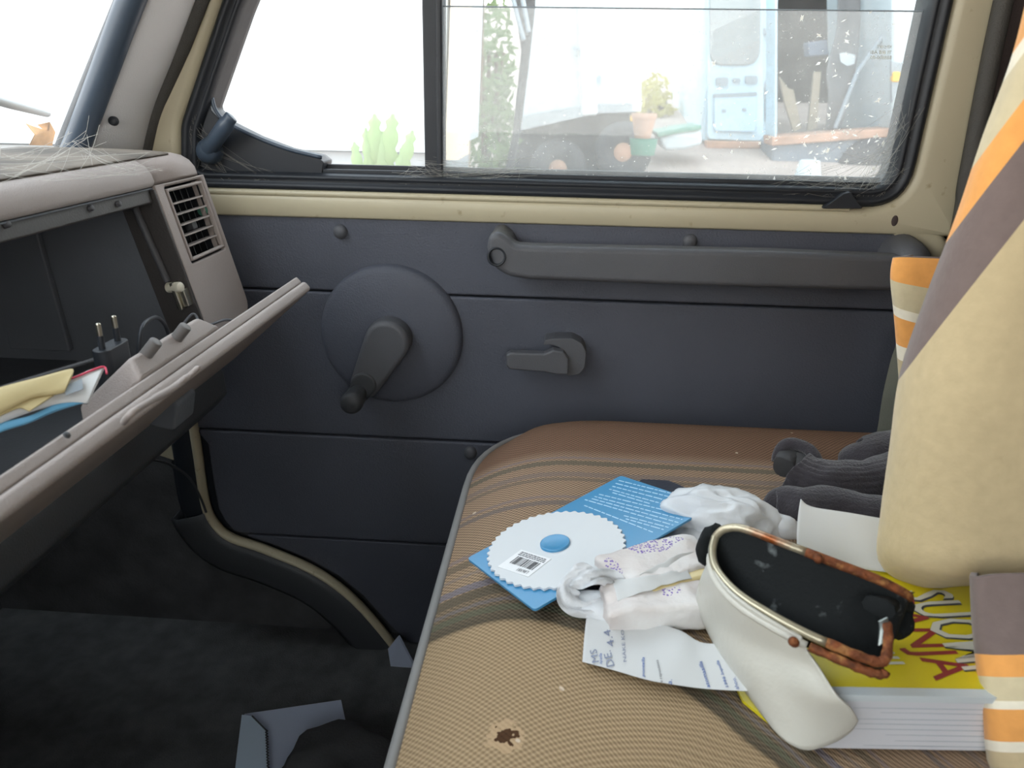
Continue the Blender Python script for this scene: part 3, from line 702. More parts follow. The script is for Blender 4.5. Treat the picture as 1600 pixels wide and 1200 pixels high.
obj('striker_plate', merge(fbox(.40, .41, .0, .004, -.03, -.012)), M['metal'], lin_o, smooth=False)
for (a, b) in ((12, 350), (143, 325), (186, 318)):
    p = PP(a, b, FO+NF*-.004, NF)
    obj('lip_screw', lathe([(0, .002), (.002, .0018), (.003, .001), (.0032, -.004)], p, NF, 14), M['plastic'], lin_o)
obj('top_lip', fbox(.12, .834, -.030, -.014, -.012, -.006), mat('lip_dark', (60, 57, 56), .55, .2, 400), lin_o, bevel=.002)
obj('lower_rail', yprism([(-.70, .533), (-.445, .533), (-.424, .530), (-.416, .520), (-.414, .492), (-.43, .474), (-.70, .474)], .10, .86), M['plastic_dark'], dash, bevel=.004)
obj('driver_fascia', yprism([(-.70, .741), (-.466, .741), (-.414, .52), (-.42, .474), (-.70, .474)], -.72, .118), M['dash'], dash, bevel=.004)
obj('under_light_block', yprism([(-.95, .50), (-.70, .534), (-.52, .474), (-.60, .40), (-.95, .34)], -.72, .95), M['felt'], dash, smooth=False)  # unseen dark box added under the dash to block light
# courtesy lamp switch on the jamb
obj('opening_jamb', fbox(.8322, .8359, -.188, -.017, -.045, -.0008), bpy.data.materials['lip_dark'], lin_o, bevel=.001)
obj('lining_edge', tube([PX(-30, 616, -.445), PX(60, 588, -.445), PX(150, 561, -.445)], .0022, 8), M['plastic'], lin_o)
sw = obj('lamp_switch', merge(fbox(.818, .835, -.150, -.118, -.016, -.011), fbox(.822, .835, -.148, -.128, -.011, -.004)), M['metal'], dash, bevel=.001)
pb = PY(270, 449, .824)
obj('switch_button', lathe([(0, .013), (.0045, .0128), (.0058, .011), (.006, .0), (.006, -.006)], pb, (.85, -.25, .12), 18), M['white_plastic'], sw)
# the open lid
LD = V((.749, 0, .663)); LN = V((-.663, 0, .749)); R0 = V((-.3025, 0, .6245)); LL = .142
def Lp(a, n, y): return V((0, y, 0))+R0-LD*a+LN*n
def lslab(a0, a1, n0, n1, y0, y1): return prism([(a0, n0), (a1, n0), (a1, n1), (a0, n1)], lambda p: Lp(p[0], p[1], y0), lambda p: Lp(p[0], p[1], y1))
lid = obj('glove_box_lid', lslab(0, LL, 0, .0125, .12, .877), M['dash'], dash, bevel=.004)
obj('lid_liner', lslab(.0025, LL-.01, .0126, .0215, .13, .873), M['dash'], lid, bevel=.002)
pa, pb2 = PP(220, 584, R0, LD), PP(352, 508, R0, LD)
lb0, lb1 = pa.y, pb2.y
obj('latch_block', prism([(.0035, .0215), (.078, .0215), (.07, .041), (.0035, .041)], lambda p: Lp(p[0], p[1], lb0+(.0 if p[1] < .03 else .010)), lambda p: Lp(p[0], p[1], lb1-(.0 if p[1] < .03 else .018))), M['dash'], lid, bevel=.004)
for (a, b) in ((230, 552), (277, 527)):
    p = PP(a, b, R0-LD*.0035, LD)
    obj('latch_peg', lathe([(0, .013), (.0046, .013), (.0051, .0122), (.0051, 0), (.0054, -.003)], p, LD*.85+V((.02, .14, .22)), 18), mat('peg_plastic', (98, 94, 92), .5), lid)
obj('lid_bumper', lathe([(0, .0015), (.002, .0012), (.0026, 0)], PP(104, 680, R0+LD*.0005, LD), LD, 12), M['plastic_dark'], lid)
rc = [(192, 662), (206, 645), (236, 626), (268, 608), (292, 590), (312, 572)]
obj('pull_lip', tube(catmull([PP(a, b, R0+LN*.0002, LN) for a, b in rc], 24), [.0005]+[.0022]*10+[.0028]*9+[.002]*4+[.0005], 8), M['dash'], lid)

# ------------------------------------------------------------------ things in the glove box
def strip(top, bot, a, n, m, name, parent=None, th=.0012, bulge=0, nu=24, nv=6, mid=None):
    """sheet between an upper and a lower outline on a tilted plane, with a soft bulge"""
    n = V(n).normalized()
    T = catmull([PP(x, y, a, n) for x, y in top], nu); B = catmull([PP(x, y, a, n) for x, y in bot], nu)
    rows = []
    for k in range(nv+1):
        t = k/nv
        rows.append([p.lerp(q_, t)+n*(bulge*math.sin(math.pi*t)*(0.6+.4*math.sin(7*i/nu))) for i, (p, q_) in enumerate(zip(T, B))])
    return obj(name, grid(rows), m, parent, solid=th)
pn = (.55, -.25, .8)
bf = strip([(-60, 696), (0, 664), (45, 652), (90, 632), (128, 626)], [(-60, 708), (0, 676), (45, 661), (85, 643), (134, 629)], (-.335, .5, .640), (.5, -.2, .84), mat('blue_folder', (96, 156, 190), .45), 'document_folder', th=.0025, bulge=.001)
tag(bf, 'light blue folder edge lowest in the stack of papers in the glove box', 'folder')
wm = strip([(-60, 640), (40, 610), (110, 592), (140, 580), (163, 574)], [(-60, 692), (0, 662), (60, 640), (100, 630), (138, 630)], (-.340, .5, .646), pn, M['white_paper'], 'magazine', th=.003, bulge=.003)
tag(wm, 'folded white magazine with a red edge between yellow envelope and latch', 'magazine')
obj('red_edge', tube(catmull([PP(a, b, (-.338, .5, .648), pn) for a, b in ((60, 605), (115, 590), (140, 580), (162, 573), (167, 584))], 20), .0008, 6), mat('red_print', (206, 70, 96), .5), wm)
for i in range(3):
    obj('printed_block', prism([(0, 0), (1, 0), (1, 1), (0, 1)], *(lambda q0, q1, q2, q3: (lambda p: [q0, q1, q2, q3][[(0, 0), (1, 0), (1, 1), (0, 1)].index(p)], lambda p: [q0, q1, q2, q3][[(0, 0), (1, 0), (1, 1), (0, 1)].index(p)]+V((0, 0, .0004))))(*[PP(a, b, (-.336, .5, .6495), pn) for a, b in ((100+i*9, 605-i*4), (110+i*9, 600-i*4), (112+i*9, 614-i*3), (103+i*9, 618-i*3))])), M['plate_grey'], wm, smooth=False)
ye = strip([(-60, 628), (0, 607), (60, 591), (108, 578), (115, 582)], [(-60, 672), (0, 646), (50, 622), (80, 617), (101, 613)], (-.342, .5, .654), pn, M['yellow_paper'], 'envelope', th=.002, bulge=.002)
tag(ye, 'creased yellow envelope on top of the papers in the glove box', 'envelope')
strip([(-60, 668), (0, 645), (50, 623), (84, 618)], [(-60, 676), (0, 650), (30, 638), (46, 643)], (-.338, .5, .650), pn, M['yellow_paper'], 'envelope_flap', ye, th=.001)

pp0, pp1 = PX(160, 545, -.362), PX(184, 532, -.362)
pc = (pp0+pp1)/2; plug = empty('power_plug', (pc.x, pc.y, pc.z-.04)); tag(plug, 'black mains plug standing pins up beside the glove box latch', 'plug')
pl2 = hull2((pc.x, pp0.y-.0005), .0072, (pc.x, pp1.y+.0005), .00715)
obj('plug_body', prism(pl2, lambda p: V((p[0], p[1], pc.z)), lambda p: V((pc.x+(p[0]-pc.x)*1.1, pc.y+(p[1]-pc.y)*.9, pc.z-.042))), M['black'], plug, bevel=.001)
for p in (pp0, pp1):
    pi = obj('plug_pin', lathe([(0, .021), (.0016, .0208), (.0021, .0198), (.0021, .0105)], p, (0, 0, 1), 14), M['metal'], plug)
    obj('pin_sleeve', lathe([(.0022, .0108), (.0025, .0106), (.0025, 0)], p, (0, 0, 1), 14), M['black'], pi)
cd = obj('twin_cable', tube(catmull([PX(216, 575, -.375), PX(217, 540, -.37), PX(224, 508, -.37), PX(243, 496, -.38), PX(256, 505, -.39), PX(263, 522, -.395), PX(268, 545, -.395)], 40), .0019, 8), M['black']); tag(cd, 'thin black cord arching behind the latch block', 'cord')
cd2 = obj('twin_cable', tube(catmull([PX(285, 508, -.40), PX(300, 491, -.395), PX(308, 497, -.39), PX(309, 512, -.385), PX(330, 507, -.375), PX(352, 500, -.37), PX(372, 503, -.37)], 40), .0015, 8), M['plastic']); tag(cd2, 'thin grey twin cord lying under the air vent corner', 'cord')
ch = obj('phone_charger', yprism(rpoly([(-.418, .545), (-.372, .535), (-.365, .565), (-.41, .578)], .006, 4), PX(222, 535, -.39).y, PX(256, 515, -.39).y), M['lining'], bevel=.003); tag(ch, 'dark charger block lying behind the latch block', 'charger')

# cables hanging under the dashboard
c1 = obj('cable', tube(catmull([PX(-30, 872, -.47), PX(20, 857, -.47), PX(62, 845, -.47), (PX(90, 822, -.47)), PX(94, 800, -.48), PX(88, 780, -.5)], 40), .0022, 8), M['plastic']); tag(c1, 'grey cable looping down under the open lid', 'cable')
c2 = obj('cable', tube(catmull([PY(200, 700, .93), PY(228, 716, .95), PY(262, 724, .97), PY(294, 745, .99), PY(312, 775, 1.0), PY(322, 800, 1.02)], 40), .0020, 8), M['plastic_dark']); tag(c2, 'thin dark cable curving across the footwell to the door edge', 'cable')
# ------------------------------------------------------------------ passenger seat
SX0, SX1, SY0, SY1, SZ = -.106, .52, .20, .985, .408
S_c = [(SX0, SY0), (SX1, SY0), (SX1, SY1), (SX0, SY1)]; S_r = [.06, .05, .12, .18]
def seat_d(x, y):
    """distance inwards from the seat's outline"""
    d = min(x-SX0, SX1-x, y-SY0, SY1-y)
    for (cx, cy), r, sx, sy in (((SX0+.18, SY1-.18), .18, -1, 1), ((SX1-.12, SY1-.12), .12, 1, 1)):
        if (x-cx)*sx > 0 and (y-cy)*sy > 0: d = r-math.hypot(x-cx, y-cy)
    return d
def bolster(x, y): return .011*math.exp(-((y-.915)/.055)**2)
def seat_z(x, y):
    d = max(0, min(.13, seat_d(x, y)))
    return SZ+.040*(1-(1-d/.13)**2.2)+bolster(x, y)*min(1, d/.03)
def seat_uv(x, y): return (x+.2, (SY1-y)-3.2*max(0, x+.06)**2*min(1, max(0, (.72-y)/.2)))
hp_ = PZ(790, 1145, .445); HOLE = seat_uv(hp_.x, hp_.y)
M['fabric'] = seat_fabric(); M['blanket'] = blanket_mat()
seat = empty('passenger_seat', (.2, .6, FZ)); tag(seat, 'brown woven striped passenger seat with grey piping beside the door', 'seat')
base_l = ccw(rpoly(S_c, S_r, 14)); loops = []; uvs = []
ds = [0, .003, .008, .016, .026, .038, .052, .068, .086, .106, .13, .17, .22, .27, .30]
for d in ds:
    c = [(SX0+d, SY0+d), (SX1-d, SY0+d), (SX1-d, SY1-d), (SX0+d, SY1-d)]
    l = ccw(rpoly(c, [max(r-d, .004) for r in S_r], 14))
    loops.append([V((p[0], p[1], SZ+.040*(1-(1-min(d, .13)/.13)**2.2))) for p in l])
low = []
for k, (o_, z) in enumerate(((.006, SZ-.012), (.012, SZ-.04), (.008, SZ-.09), (-.01, SZ-.125))):
    low.append([V((p[0], p[1], z)) for p in offset2(base_l, o_)])
al = low[::-1]+loops
bm = bmesh.new(); lay = bm.loops.layers.uv.new('UVMap'); vs = [[bm.verts.new(p) for p in l] for l in al]; n = len(base_l)
for A, B in zip(vs, vs[1:]):
    for k in range(n): bm.faces.new((A[k], A[(k+1) % n], B[(k+1) % n], B[k]))
bm.faces.new(vs[-1]); bm.faces.new(vs[0][::-1])
for f in bm.faces:
    for l_ in f.loops: l_[lay].uv = seat_uv(l_.vert.co.x, l_.vert.co.y)
# finer faces so the stripes bend smoothly
bmesh.ops.subdivide_edges(bm, edges=[e for e in bm.edges if e.calc_length() > .04], cuts=3, use_grid_fill=True)
for f in bm.faces:
    for l_ in f.loops: l_[lay].uv = seat_uv(l_.vert.co.x, l_.vert.co.y)
for v in bm.verts:
    if v.co.z >= SZ-.001: v.co.z += bolster(v.co.x, v.co.y)*min(1, max(0, seat_d(v.co.x, v.co.y))/.03)
bmesh.ops.recalc_face_normals(bm, faces=bm.faces)
obj('seat_cushion', bm, M['fabric'], seat)
obj('piping', tube([V((p[0], p[1], SZ-.001)) for p in offset2(base_l, .002)], .0048, 10, closed=True), mat('grey_piping', (128, 126, 124), .6), seat)
obj('seat_base', box(SX0+.06, SX1-.02, SY0+.04, SY1-.05, FZ, SZ-.11), M['plastic_dark'], seat, bevel=.01)
# backrest, leaning back under the blanket
bk = [(.43, .43), (.56, .43), (.70, 1.02), (.68, 1.06), (.60, 1.06), (.565, 1.02)]
obj('backrest', yprism(rpoly(bk, .03, 5), .44, .965), M['fabric'], seat, bevel=.03)

# belt hanging between seat and door
def ribbon(pts, w, ax, m, name, parent=None, th=.0014):
    ax = V(ax).normalized(); p = catmull(pts, 30)
    return obj(name, grid([[a-ax*w/2, a, a+ax*w/2] for a in p]), m, parent, solid=th)
belt = ribbon([PY(1760, -150, 1.0), PY(1620, 180, 1.0), PY(1500, 400, 1.0), PY(1428, 520, 1.0), PY(1402, 600, 1.0), PY(1388, 680, 1.0), PY(1372, 735, 1.005)], .030, (1, -.25, .15), M['belt'], 'seat_belt'); tag(belt, 'grey-green seat belt webbing between the blanket and the door panel', 'seat belt')

# ------------------------------------------------------------------ striped blanket over the backrest
blk = empty('blanket', (.42, .6, .45)); tag(blk, 'cream, brown and orange striped blanket draped over the seat back', 'blanket')
L2a, L2b = V((1600, 345)), V((1413, 590)); L2d = (L2b-L2a).normalized(); L2n = V((L2d.y, -L2d.x))   # across the stripes, towards upper left
if L2n.x > 0: L2n = -L2n
def bu(px, py): return .40+((V((px, py))-L2a).dot(L2n))/105*.16
# outer fold: rows of (px, py, depth); left border curls back
rowsA = [
 [(1668, -190, .62), (1650, -185, .54), (1672, -180, .50), (1730, -170, .485), (1800, -160, .48), (1900, -150, .48)],
 [(1625, 0, .62), (1608, 4, .54), (1628, 10, .50), (1690, 20, .485), (1780, 40, .48), (1900, 60, .48)],
 [(1600, 98, .62), (1582, 102, .54), (1600, 112, .50), (1668, 140, .485), (1760, 170, .48), (1900, 200, .48)],
 [(1556, 210, .62), (1540, 214, .545), (1556, 226, .505), (1630, 262, .485), (1740, 300, .475), (1900, 330, .47)],
 [(1516, 330, .62), (1500, 334, .55), (1514, 346, .508), (1590, 390, .482), (1720, 430, .472), (1900, 450, .465)],
 [(1462, 470, .62), (1447, 474, .555), (1461, 488, .512), (1545, 530, .482), (1690, 560, .47), (1900, 580, .46)],
 [(1425, 580, .62), (1410, 585, .56), (1424, 598, .515), (1510, 630, .48), (1680, 660, .465), (1900, 680, .455)],
 [(1410, 690, .61), (1395, 694, .555), (1408, 705, .512), (1500, 735, .478), (1680, 760, .462), (1900, 775, .45)],
 [(1398, 800, .60), (1381, 803, .55), (1392, 812, .512), (1490, 830, .476), (1680, 838, .46), (1900, 845, .448)],
 [(1400, 862, .60), (1378, 868, .55), (1388, 880, .515), (1480, 880, .476), (1680, 878, .46), (1900, 880, .448)],
 [(1446, 905, .60), (1412, 908, .56), (1424, 914, .53), (1490, 902, .480), (1680, 899, .462), (1900, 900, .45)],
 [(1450, 930, .60), (1425, 928, .58), (1442, 922, .55), (1500, 912, .500), (1680, 908, .475), (1900, 905, .465)],
]
cA = [[PY(a, b, y) for a, b, y in r] for r in rowsA]
gA = smooth_grid(cA, 30, 44)
def projpx(P):
    v = P-CAMLOC; z = v.dot(FW); return 800+FPX*v.dot(RT)/z, 600-FPX*v.dot(UP)/z
# stripe position measured in the cloth itself: distance across the stripes in the plane of the fall
sA, sB = PY(1600, 345, .5), PY(1413, 590, .5); sd = (sB-sA).normalized(); sn = V((-sd.z, 0, sd.x)); sn = sn if sn.x < 0 else -sn
gU = smooth_grid([[PY(a, b, .5) for a, b, y in r] for r in rowsA], 30, 44)      # the cloth laid flat, before it curls round the edge
uA = [[(max(.02, .40+(p-sA).dot(sn)/.0300*.16), i/44) for p in r] for i, r in enumerate(gU)]
obj('outer_fold', grid(gA, uA), M['blanket'], blk, solid=.004)
# folded corner further back: stripes run across
rowsB = [
 [(1424, 398, .90), (1399, 402, .80), (1412, 401, .78), (1470, 402, .77), (1560, 404, .76)],
 [(1426, 440, .90), (1396, 432, .80), (1406, 440, .77), (1470, 452, .76), (1560, 462, .75)],
 [(1428, 500, .90), (1401, 490, .80), (1411, 500, .77), (1470, 516, .76), (1560, 528, .75)],
 [(1430, 560, .90), (1407, 552, .80), (1413, 560, .77), (1470, 572, .76), (1560, 582, .75)],
 [(1434, 620, .88), (1412, 612, .79), (1416, 622, .77), (1470, 632, .76), (1560, 640, .75)],
 [(1440, 720, .86), (1420, 716, .78), (1426, 722, .77), (1470, 730, .76), (1560, 740, .75)],
]
gB = smooth_grid([[PY(a, b, y) for a, b, y in r] for r in rowsB], 20, 40)
stB = [(0, .545), (.012, .565), (.20, .638), (.21, .645), (.335, .716), (.34, .725), (.395, .748), (.40, .756), (.53, .826), (.535, .835), (.60, .856), (.62, .87), (1, .92)]
def pw(t, tb):
    for (a, b), (c, d) in zip(tb, tb[1:]):
        if t <= c: return b+(d-b)*(t-a)/(c-a)
    return tb[-1][1]
obj('folded_corner', grid(gB, [[(pw(i/40, stB), j/20) for j in range(21)] for i in range(41)]), M['blanket'], blk, solid=.004)
# hanging end in front of the book
rowsC = [
 [(1540, 880, .52), (1520, 900, .45), (1560, 896, .44), (1640, 894, .435), (1760, 890, .43)],
 [(1544, 970, .50), (1523, 970, .44), (1562, 970, .425), (1640, 968, .42), (1760, 965, .42)],
 [(1550, 1040, .48), (1530, 1040, .425), (1568, 1042, .41), (1640, 1040, .405), (1760, 1038, .405)],
 [(1556, 1110, .46), (1537, 1110, .41), (1574, 1112, .395), (1650, 1110, .392), (1760, 1106, .392)],
 [(1566, 1200, .45), (1549, 1200, .40), (1584, 1202, .385), (1660, 1200, .382), (1760, 1196, .382)],
]
gC = smooth_grid([[PY(a, b, y) for a, b, y in r] for r in rowsC], 16, 40)
stC = [(0, .41), (.42, .545), (.43, .565), (.555, .637), (.56, .645), (.69, .716), (.695, .725), (.735, .748), (.74, .756), (.86, .826), (.865, .835), (.895, .858), (.90, .862), (1, .9)]
obj('hanging_end', grid(gC, [[(pw(i/40, stC), j/16) for j in range(17)] for i in range(41)]), M['blanket'], blk, solid=.004)
# darker inner fold seen under the hem
rowsD = [[(1420, 896, .60), (1500, 880, .58), (1600, 870, .56), (1720, 860, .56)],
         [(1440, 922, .60), (1520, 915, .57), (1600, 912, .545), (1720, 905, .54)],
         [(1470, 930, .61), (1525, 934, .575), (1580, 1000, .50), (1720, 1080, .50)]]
gD = smooth_grid([[PY(a, b, y) for a, b, y in r] for r in rowsD], 18, 12)
obj('inner_fold', grid(gD, [[(.36 if j < 9 else .45, i/12) for j in range(19)] for i in range(13)]), M['blanket'], blk, solid=.003)

# ------------------------------------------------------------------ book under the glasses case
BZ0, BZ1 = .449, .500
A0 = V((.166, .393, 0)); be1 = V((math.cos(R(4)), math.sin(R(4)), 0)); be2 = V((-be1.y, be1.x, 0))
def Bk(u, v, z): return A0+be1*u+be2*v+V((0, 0, z))
book = empty('paperback_book', A0+V((.12, .1, BZ0))); tag(book, 'thick yellow paperback with maroon title lying under the open glasses case', 'book')
def bslab(u0, u1, v0, v1, z0, z1): return prism([(u0, v0), (u1, v0), (u1, v1), (u0, v1)], lambda p: Bk(p[0], p[1], z1), lambda p: Bk(p[0], p[1], z0))
pg = obj('page_block', bslab(.006, .30, .003, .163, BZ0+.003, BZ1-.0025), M['pages'], book, smooth=False, bevel=.001)
for k in range(9):
    z = BZ0+.007+k*.0044
    obj('page_gap', tube([Bk(.02+random.uniform(0, .06), .0032, z+random.uniform(-.0008, .0008)), Bk(.2, .0028, z), Bk(.298, .0032, z)], .0003, 5), M['plate_grey'], pg)
obj('front_cover', bslab(.0, .302, .0, .165, BZ1-.0024, BZ1), M['yellow_cover'], book, smooth=False, bevel=.0008)
obj('cover_edge', bslab(.012, .302, -.0012, .006, BZ1-.0045, BZ1+.0003), M['white_body'], book, smooth=False)
lc = [PZ(a, b, BZ0) for a, b in ((1078, 930), (1160, 1098), (1226, 1152), (1300, 1160))]
obj('back_cover', prism([(p.x, p.y) for p in lc]+[(.35, .45), (.33, .556), (.14, .556)], lambda p: V((p[0], p[1], BZ0+.0022)), lambda p: V((p[0], p[1], BZ0))), M['yellow_cover'], book, smooth=False)
tz = BZ1+.0002
def tq(a, b, c, body, m, d=None, lift=.0002, bold=.01, name='cover_title'):
    return text_on(body, PZ(*a, tz), PZ(*b, tz), PZ(*c, tz), lift, m, name, book, bold=bold, q11=PZ(*d, tz) if d else None)
tq((1345, 927), (1441, 1066), (1423, 932), 'RANJA', M['maroon'], (1528, 1058), name='cover_title')
tq((1404, 926), (1506, 1050), (1480, 923), 'SUOMI', M['ink'], (1612, 1041), lift=.0001, bold=.02, name='title_outline')
tq((1403, 924), (1505, 1048), (1479, 921), 'SUOMI', M['title_white'], (1611, 1039), lift=.0003, name='cover_title')
tq((1290, 1015), (1316, 1040), (1395, 1018), 'III', M['title_white'], (1415, 1038), name='cover_title')

# ------------------------------------------------------------------ glasses case, open
case = empty('glasses_case', PZ(1240, 950, BZ1)); tag(case, 'open cream glasses case with rusty metal frame and black lining', 'glasses case')
fr_px = [(1118, 838, .546), (1113, 862, .540), (1120, 890, .536), (1150, 925, .534), (1200, 958, .532), (1260, 990, .530), (1320, 1016, .528), (1358, 1031, .526), (1378, 1034, .526), (1386, 1022, .530), (1387, 990, .540), (1384, 972, .546)]
bkp = [(1118, 838, .546), (1132, 827, .553), (1160, 826, .558), (1220, 848, .560), (1300, 878, .558), (1370, 905, .553), (1412, 926, .546), (1420, 934, .540)]
FRp = catmull([PZ(a, b, z) for a, b, z in fr_px], 50); BKp = catmull([PZ(a, b, z) for a, b, z in bkp], 50)
obj('front_rail', tube(FRp[:26], .0030, 8), mat('clean_frame', (184, 176, 152), .32, .1, 100, .1, 20, .5, .6), case)
fr2 = obj('rusty_rail', tube(FRp[25:], [.0032+.0003*math.sin(i*1.7) for i in range(26)], 8), M['rust'], case); fr2['label'] = 'rusted half of the front rail'
obj('front_rail_lip', tube([p+V((-.002, -.005, -.0045)) for p in FRp[3:24]], .0026, 8), M['leatherette'], case)
obj('rusty_rail_lip', tube([p+V((0, -.0045, -.0055)) for p in FRp[23:40]], [.0029+.0004*math.sin(i*2.3) for i in range(17)], 8), M['rust'], case)
obj('back_rail', tube(BKp[:26], .0031, 8), M['rusty'], case)
obj('rusty_back_rail', tube(BKp[25:], .0033, 8), M['rust'], case)
ribbon([FRp[-1]+V((-.002, 0, .002)), FRp[-4]+V((-.002, 0, 0)), FRp[-8]+V((-.003, .001, 0))], .006, (.8, .3, .3), mat('bare_tin', (150, 158, 156), .35, 0, 0, .2, 40, .5, .7), 'tin_plate', case)
for p in (PZ(1240, 1003, .530), PZ(1278, 872, .561)):
    obj('clasp_joint', lathe([(0, .003), (.002, .0026), (.0032, .0015), (.0032, -.004)], p, (-.3, -.5, .5), 12), M['rust'], case)
# black lining: front rail -> bottom -> back rail
rows = []
cen = [(a.lerp(b, .5)+V((0, 0, -.026))) for a, b in zip(FRp, BKp)]
for f_, c_, b_ in zip(FRp, cen, BKp):
    k0 = f_.lerp(c_, .5)+V((0, 0, -.012)); k1 = b_.lerp(c_, .5)+V((0, 0, -.012))
    rows.append([f_+V((0, .001, -.001)), k0, c_, k1, b_+V((0, -.001, -.001))])
obj('lining', grid(rows), M['case_black'], case, solid=.0012)
gus = [PZ(1372, 950, .545), PZ(1388, 940, .535), PZ(1408, 945, .525), PZ(1406, 972, .515), PZ(1392, 990, .51)]
obj('gusset', crumple(tube(catmull(gus, 14), .0095, 10, flat=.6), .003, 90, 2), M['case_black'], case)
obj('hinge_cover', crumple(tube(catmull([PZ(1126, 832, .545), PZ(1110, 840, .538), PZ(1106, 862, .525), PZ(1112, 885, .51)], 14), [.004]+[.0085]*10+[.008, .006, .004, .003], 10), .002, 100, 3), M['case_black'], case)
# cream outer: a soft tongue from the front rail over the corner of the book
tl = [(1116, 868, .535), (1098, 905, .500), (1092, 945, .470), (1120, 1010, .458), (1165, 1078, .457), (1210, 1140, .456)]
tr = [(1236, 984, .530), (1252, 1008, .524), (1280, 1044, .515), (1308, 1086, .508), (1330, 1106, .500), (1340, 1124, .488)]
TL = catmull([PZ(a, b, z) for a, b, z in tl], 24); TR = catmull([PZ(a, b, z) for a, b, z in tr], 24)
top = catmull([p+V((0, -.003, -.003)) for p in FRp[4:24:3]]+[TR[0]], 20)
bot = catmull([PZ(a, b, z) for a, b, z in ((1210, 1140, .456), (1232, 1160, .456), (1262, 1171, .456), (1300, 1160, .463), (1328, 1142, .476), (1340, 1124, .488))], 20)
rows = []
for i in range(25):
    v = i/24; row = []
    for j in range(21):
        u = j/20
        c = (TL[i]*(1-u)+TR[i]*u)+(top[j]*(1-v)+bot[j]*v)-((TL[0]*(1-u)+TR[0]*u)*(1-v)+(TL[-1]*(1-u)+TR[-1]*u)*v)
        row.append(c+V((-.25, -.6, .75)).normalized()*(.019*math.sin(math.pi*u)**.8*math.sin(math.pi*min(1, v*.9+.1))))
    rows.append(row)
obj('case_body', grid(rows), M['leatherette'], case, solid=.002)

# white sheet standing behind the case
ws = [[(1246, 866, .540), (1290, 876, .535), (1340, 888, .531), (1420, 898, .526)], [(1245, 838, .550), (1290, 849, .545), (1340, 862, .541), (1420, 874, .536)],
      [(1247, 807, .562), (1292, 821, .557), (1340, 834, .553), (1420, 845, .548)], [(1251, 780, .574), (1268, 792, .570), (1330, 802, .566), (1420, 818, .56)]]
gs = smooth_grid([[PY(a, b, y) for a, b, y in r] for r in ws], 20, 12)
wsh = obj('folded_sheet', grid(gs), M['white_paper'], solid=.0012); tag(wsh, 'plain white curled sheet standing between glasses case and dark socks', 'paper')
# ------------------------------------------------------------------ blue card with the scalloped disc
q00, q10, q11, q01 = PZ(730, 872, .4545), PZ(835, 953, .4560), PZ(1113, 790, .492), PZ(970, 743, .468)
cc = (q00+q10+q11+q01)/4; cu_ = ((q11+q01)-(q00+q10)).normalized(); cn = cu_.cross((q01+q00)-(q10+q11)).normalized()
cn = cn if cn.z > 0 else -cn; cv_ = cn.cross(cu_)
def onc(px, py, lift=0): return PP(px, py, cc, cn)+cn*lift
card = empty('blue_card', cc); tag(card, 'glossy blue card with a white scalloped disc, lying on the front of the seat', 'card')
co_ = [onc(730, 872), onc(835, 953), onc(1113, 790), onc(970, 743)]
c2d = rpoly([((p-cc).dot(cu_), (p-cc).dot(cv_)) for p in co_], .004, 4)
cf = lambda z: (lambda p: cc+cu_*p[0]+cv_*p[1]+cn*z)
obj('card_sheet', prism(c2d, cf(.0), cf(-.0022)), M['blue_card'], card, smooth=False)
dc = onc(869, 858); dR = ((onc(975, 838)-onc(766, 882)).length)/2
dd = [((dc-cc).dot(cu_)+dR*(1+.022*math.cos(44*a))*math.cos(a), (dc-cc).dot(cv_)+dR*(1+.022*math.cos(44*a))*math.sin(a)) for a in [2*math.pi*k/352 for k in range(352)]]
disc = obj('scalloped_disc', prism(dd, cf(.0026), cf(.0006)), M['doily'], card, smooth=False)
hub = lathe([(0, .0042), (.006, .0040), (.0105, .0044), (.0128, .0050), (.0136, .0046), (.0138, .0026)], onc(868, 854), cn, 36)
obj('hub_button', hub, M['blue_card'], disc)
# price label with bar code
lq = [onc(778, 890, .0028), onc(826, 906, .0028), onc(862, 878, .0028), onc(815, 863, .0028)]
def quad4(q_, up, th=.0003):
    return prism([(0, 0), (1, 0), (2, 0), (3, 0)], lambda p: q_[p[0]]+up*th, lambda p: q_[p[0]]) 
def quadm(q_, up, th=.0003):
    bm = bmesh.new(); a = [bm.verts.new(V(p)+up*th) for p in q_]; b = [bm.verts.new(V(p)) for p in q_]
    bm.faces.new(a); bm.faces.new(b[::-1])
    for i in range(4): bm.faces.new((a[i], b[i], b[(i+1) % 4], a[(i+1) % 4]))
    bmesh.ops.recalc_face_normals(bm, faces=bm.faces); return bm
lab = obj('price_label', quadm(lq, cn), mat('label_white', (232, 233, 234), .5), disc, smooth=False)
def on_l(u, v): return lq[0]*(1-u)*(1-v)+lq[1]*u*(1-v)+lq[2]*u*v+lq[3]*(1-u)*v+cn*.0004
bars = []
u = .16
while u < .88:
    w = random.choice((.012, .02, .028)); bars.append(quadm([on_l(u, .30), on_l(u+w, .30), on_l(u+w, .68), on_l(u, .68)], cn, .0001)); u += w+random.choice((.012, .02, .03))
for r_ in range(3):
    u = .10
    while u < .9:
        w = random.uniform(.04, .12); bars.append(quadm([on_l(u, .74+.07*r_), on_l(u+w, .74+.07*r_), on_l(u+w, .775+.07*r_), on_l(u, .775+.07*r_)], cn, .0001)); u += w+.02
bb = obj('barcode', merge(*bars), M['ink'], disc, smooth=False); bb['kind'] = 'stuff'
text_on('L86981', on_l(.88, .22), on_l(.55, .22), on_l(.88, .08), .0001, M['ink'], 'label_number', disc)
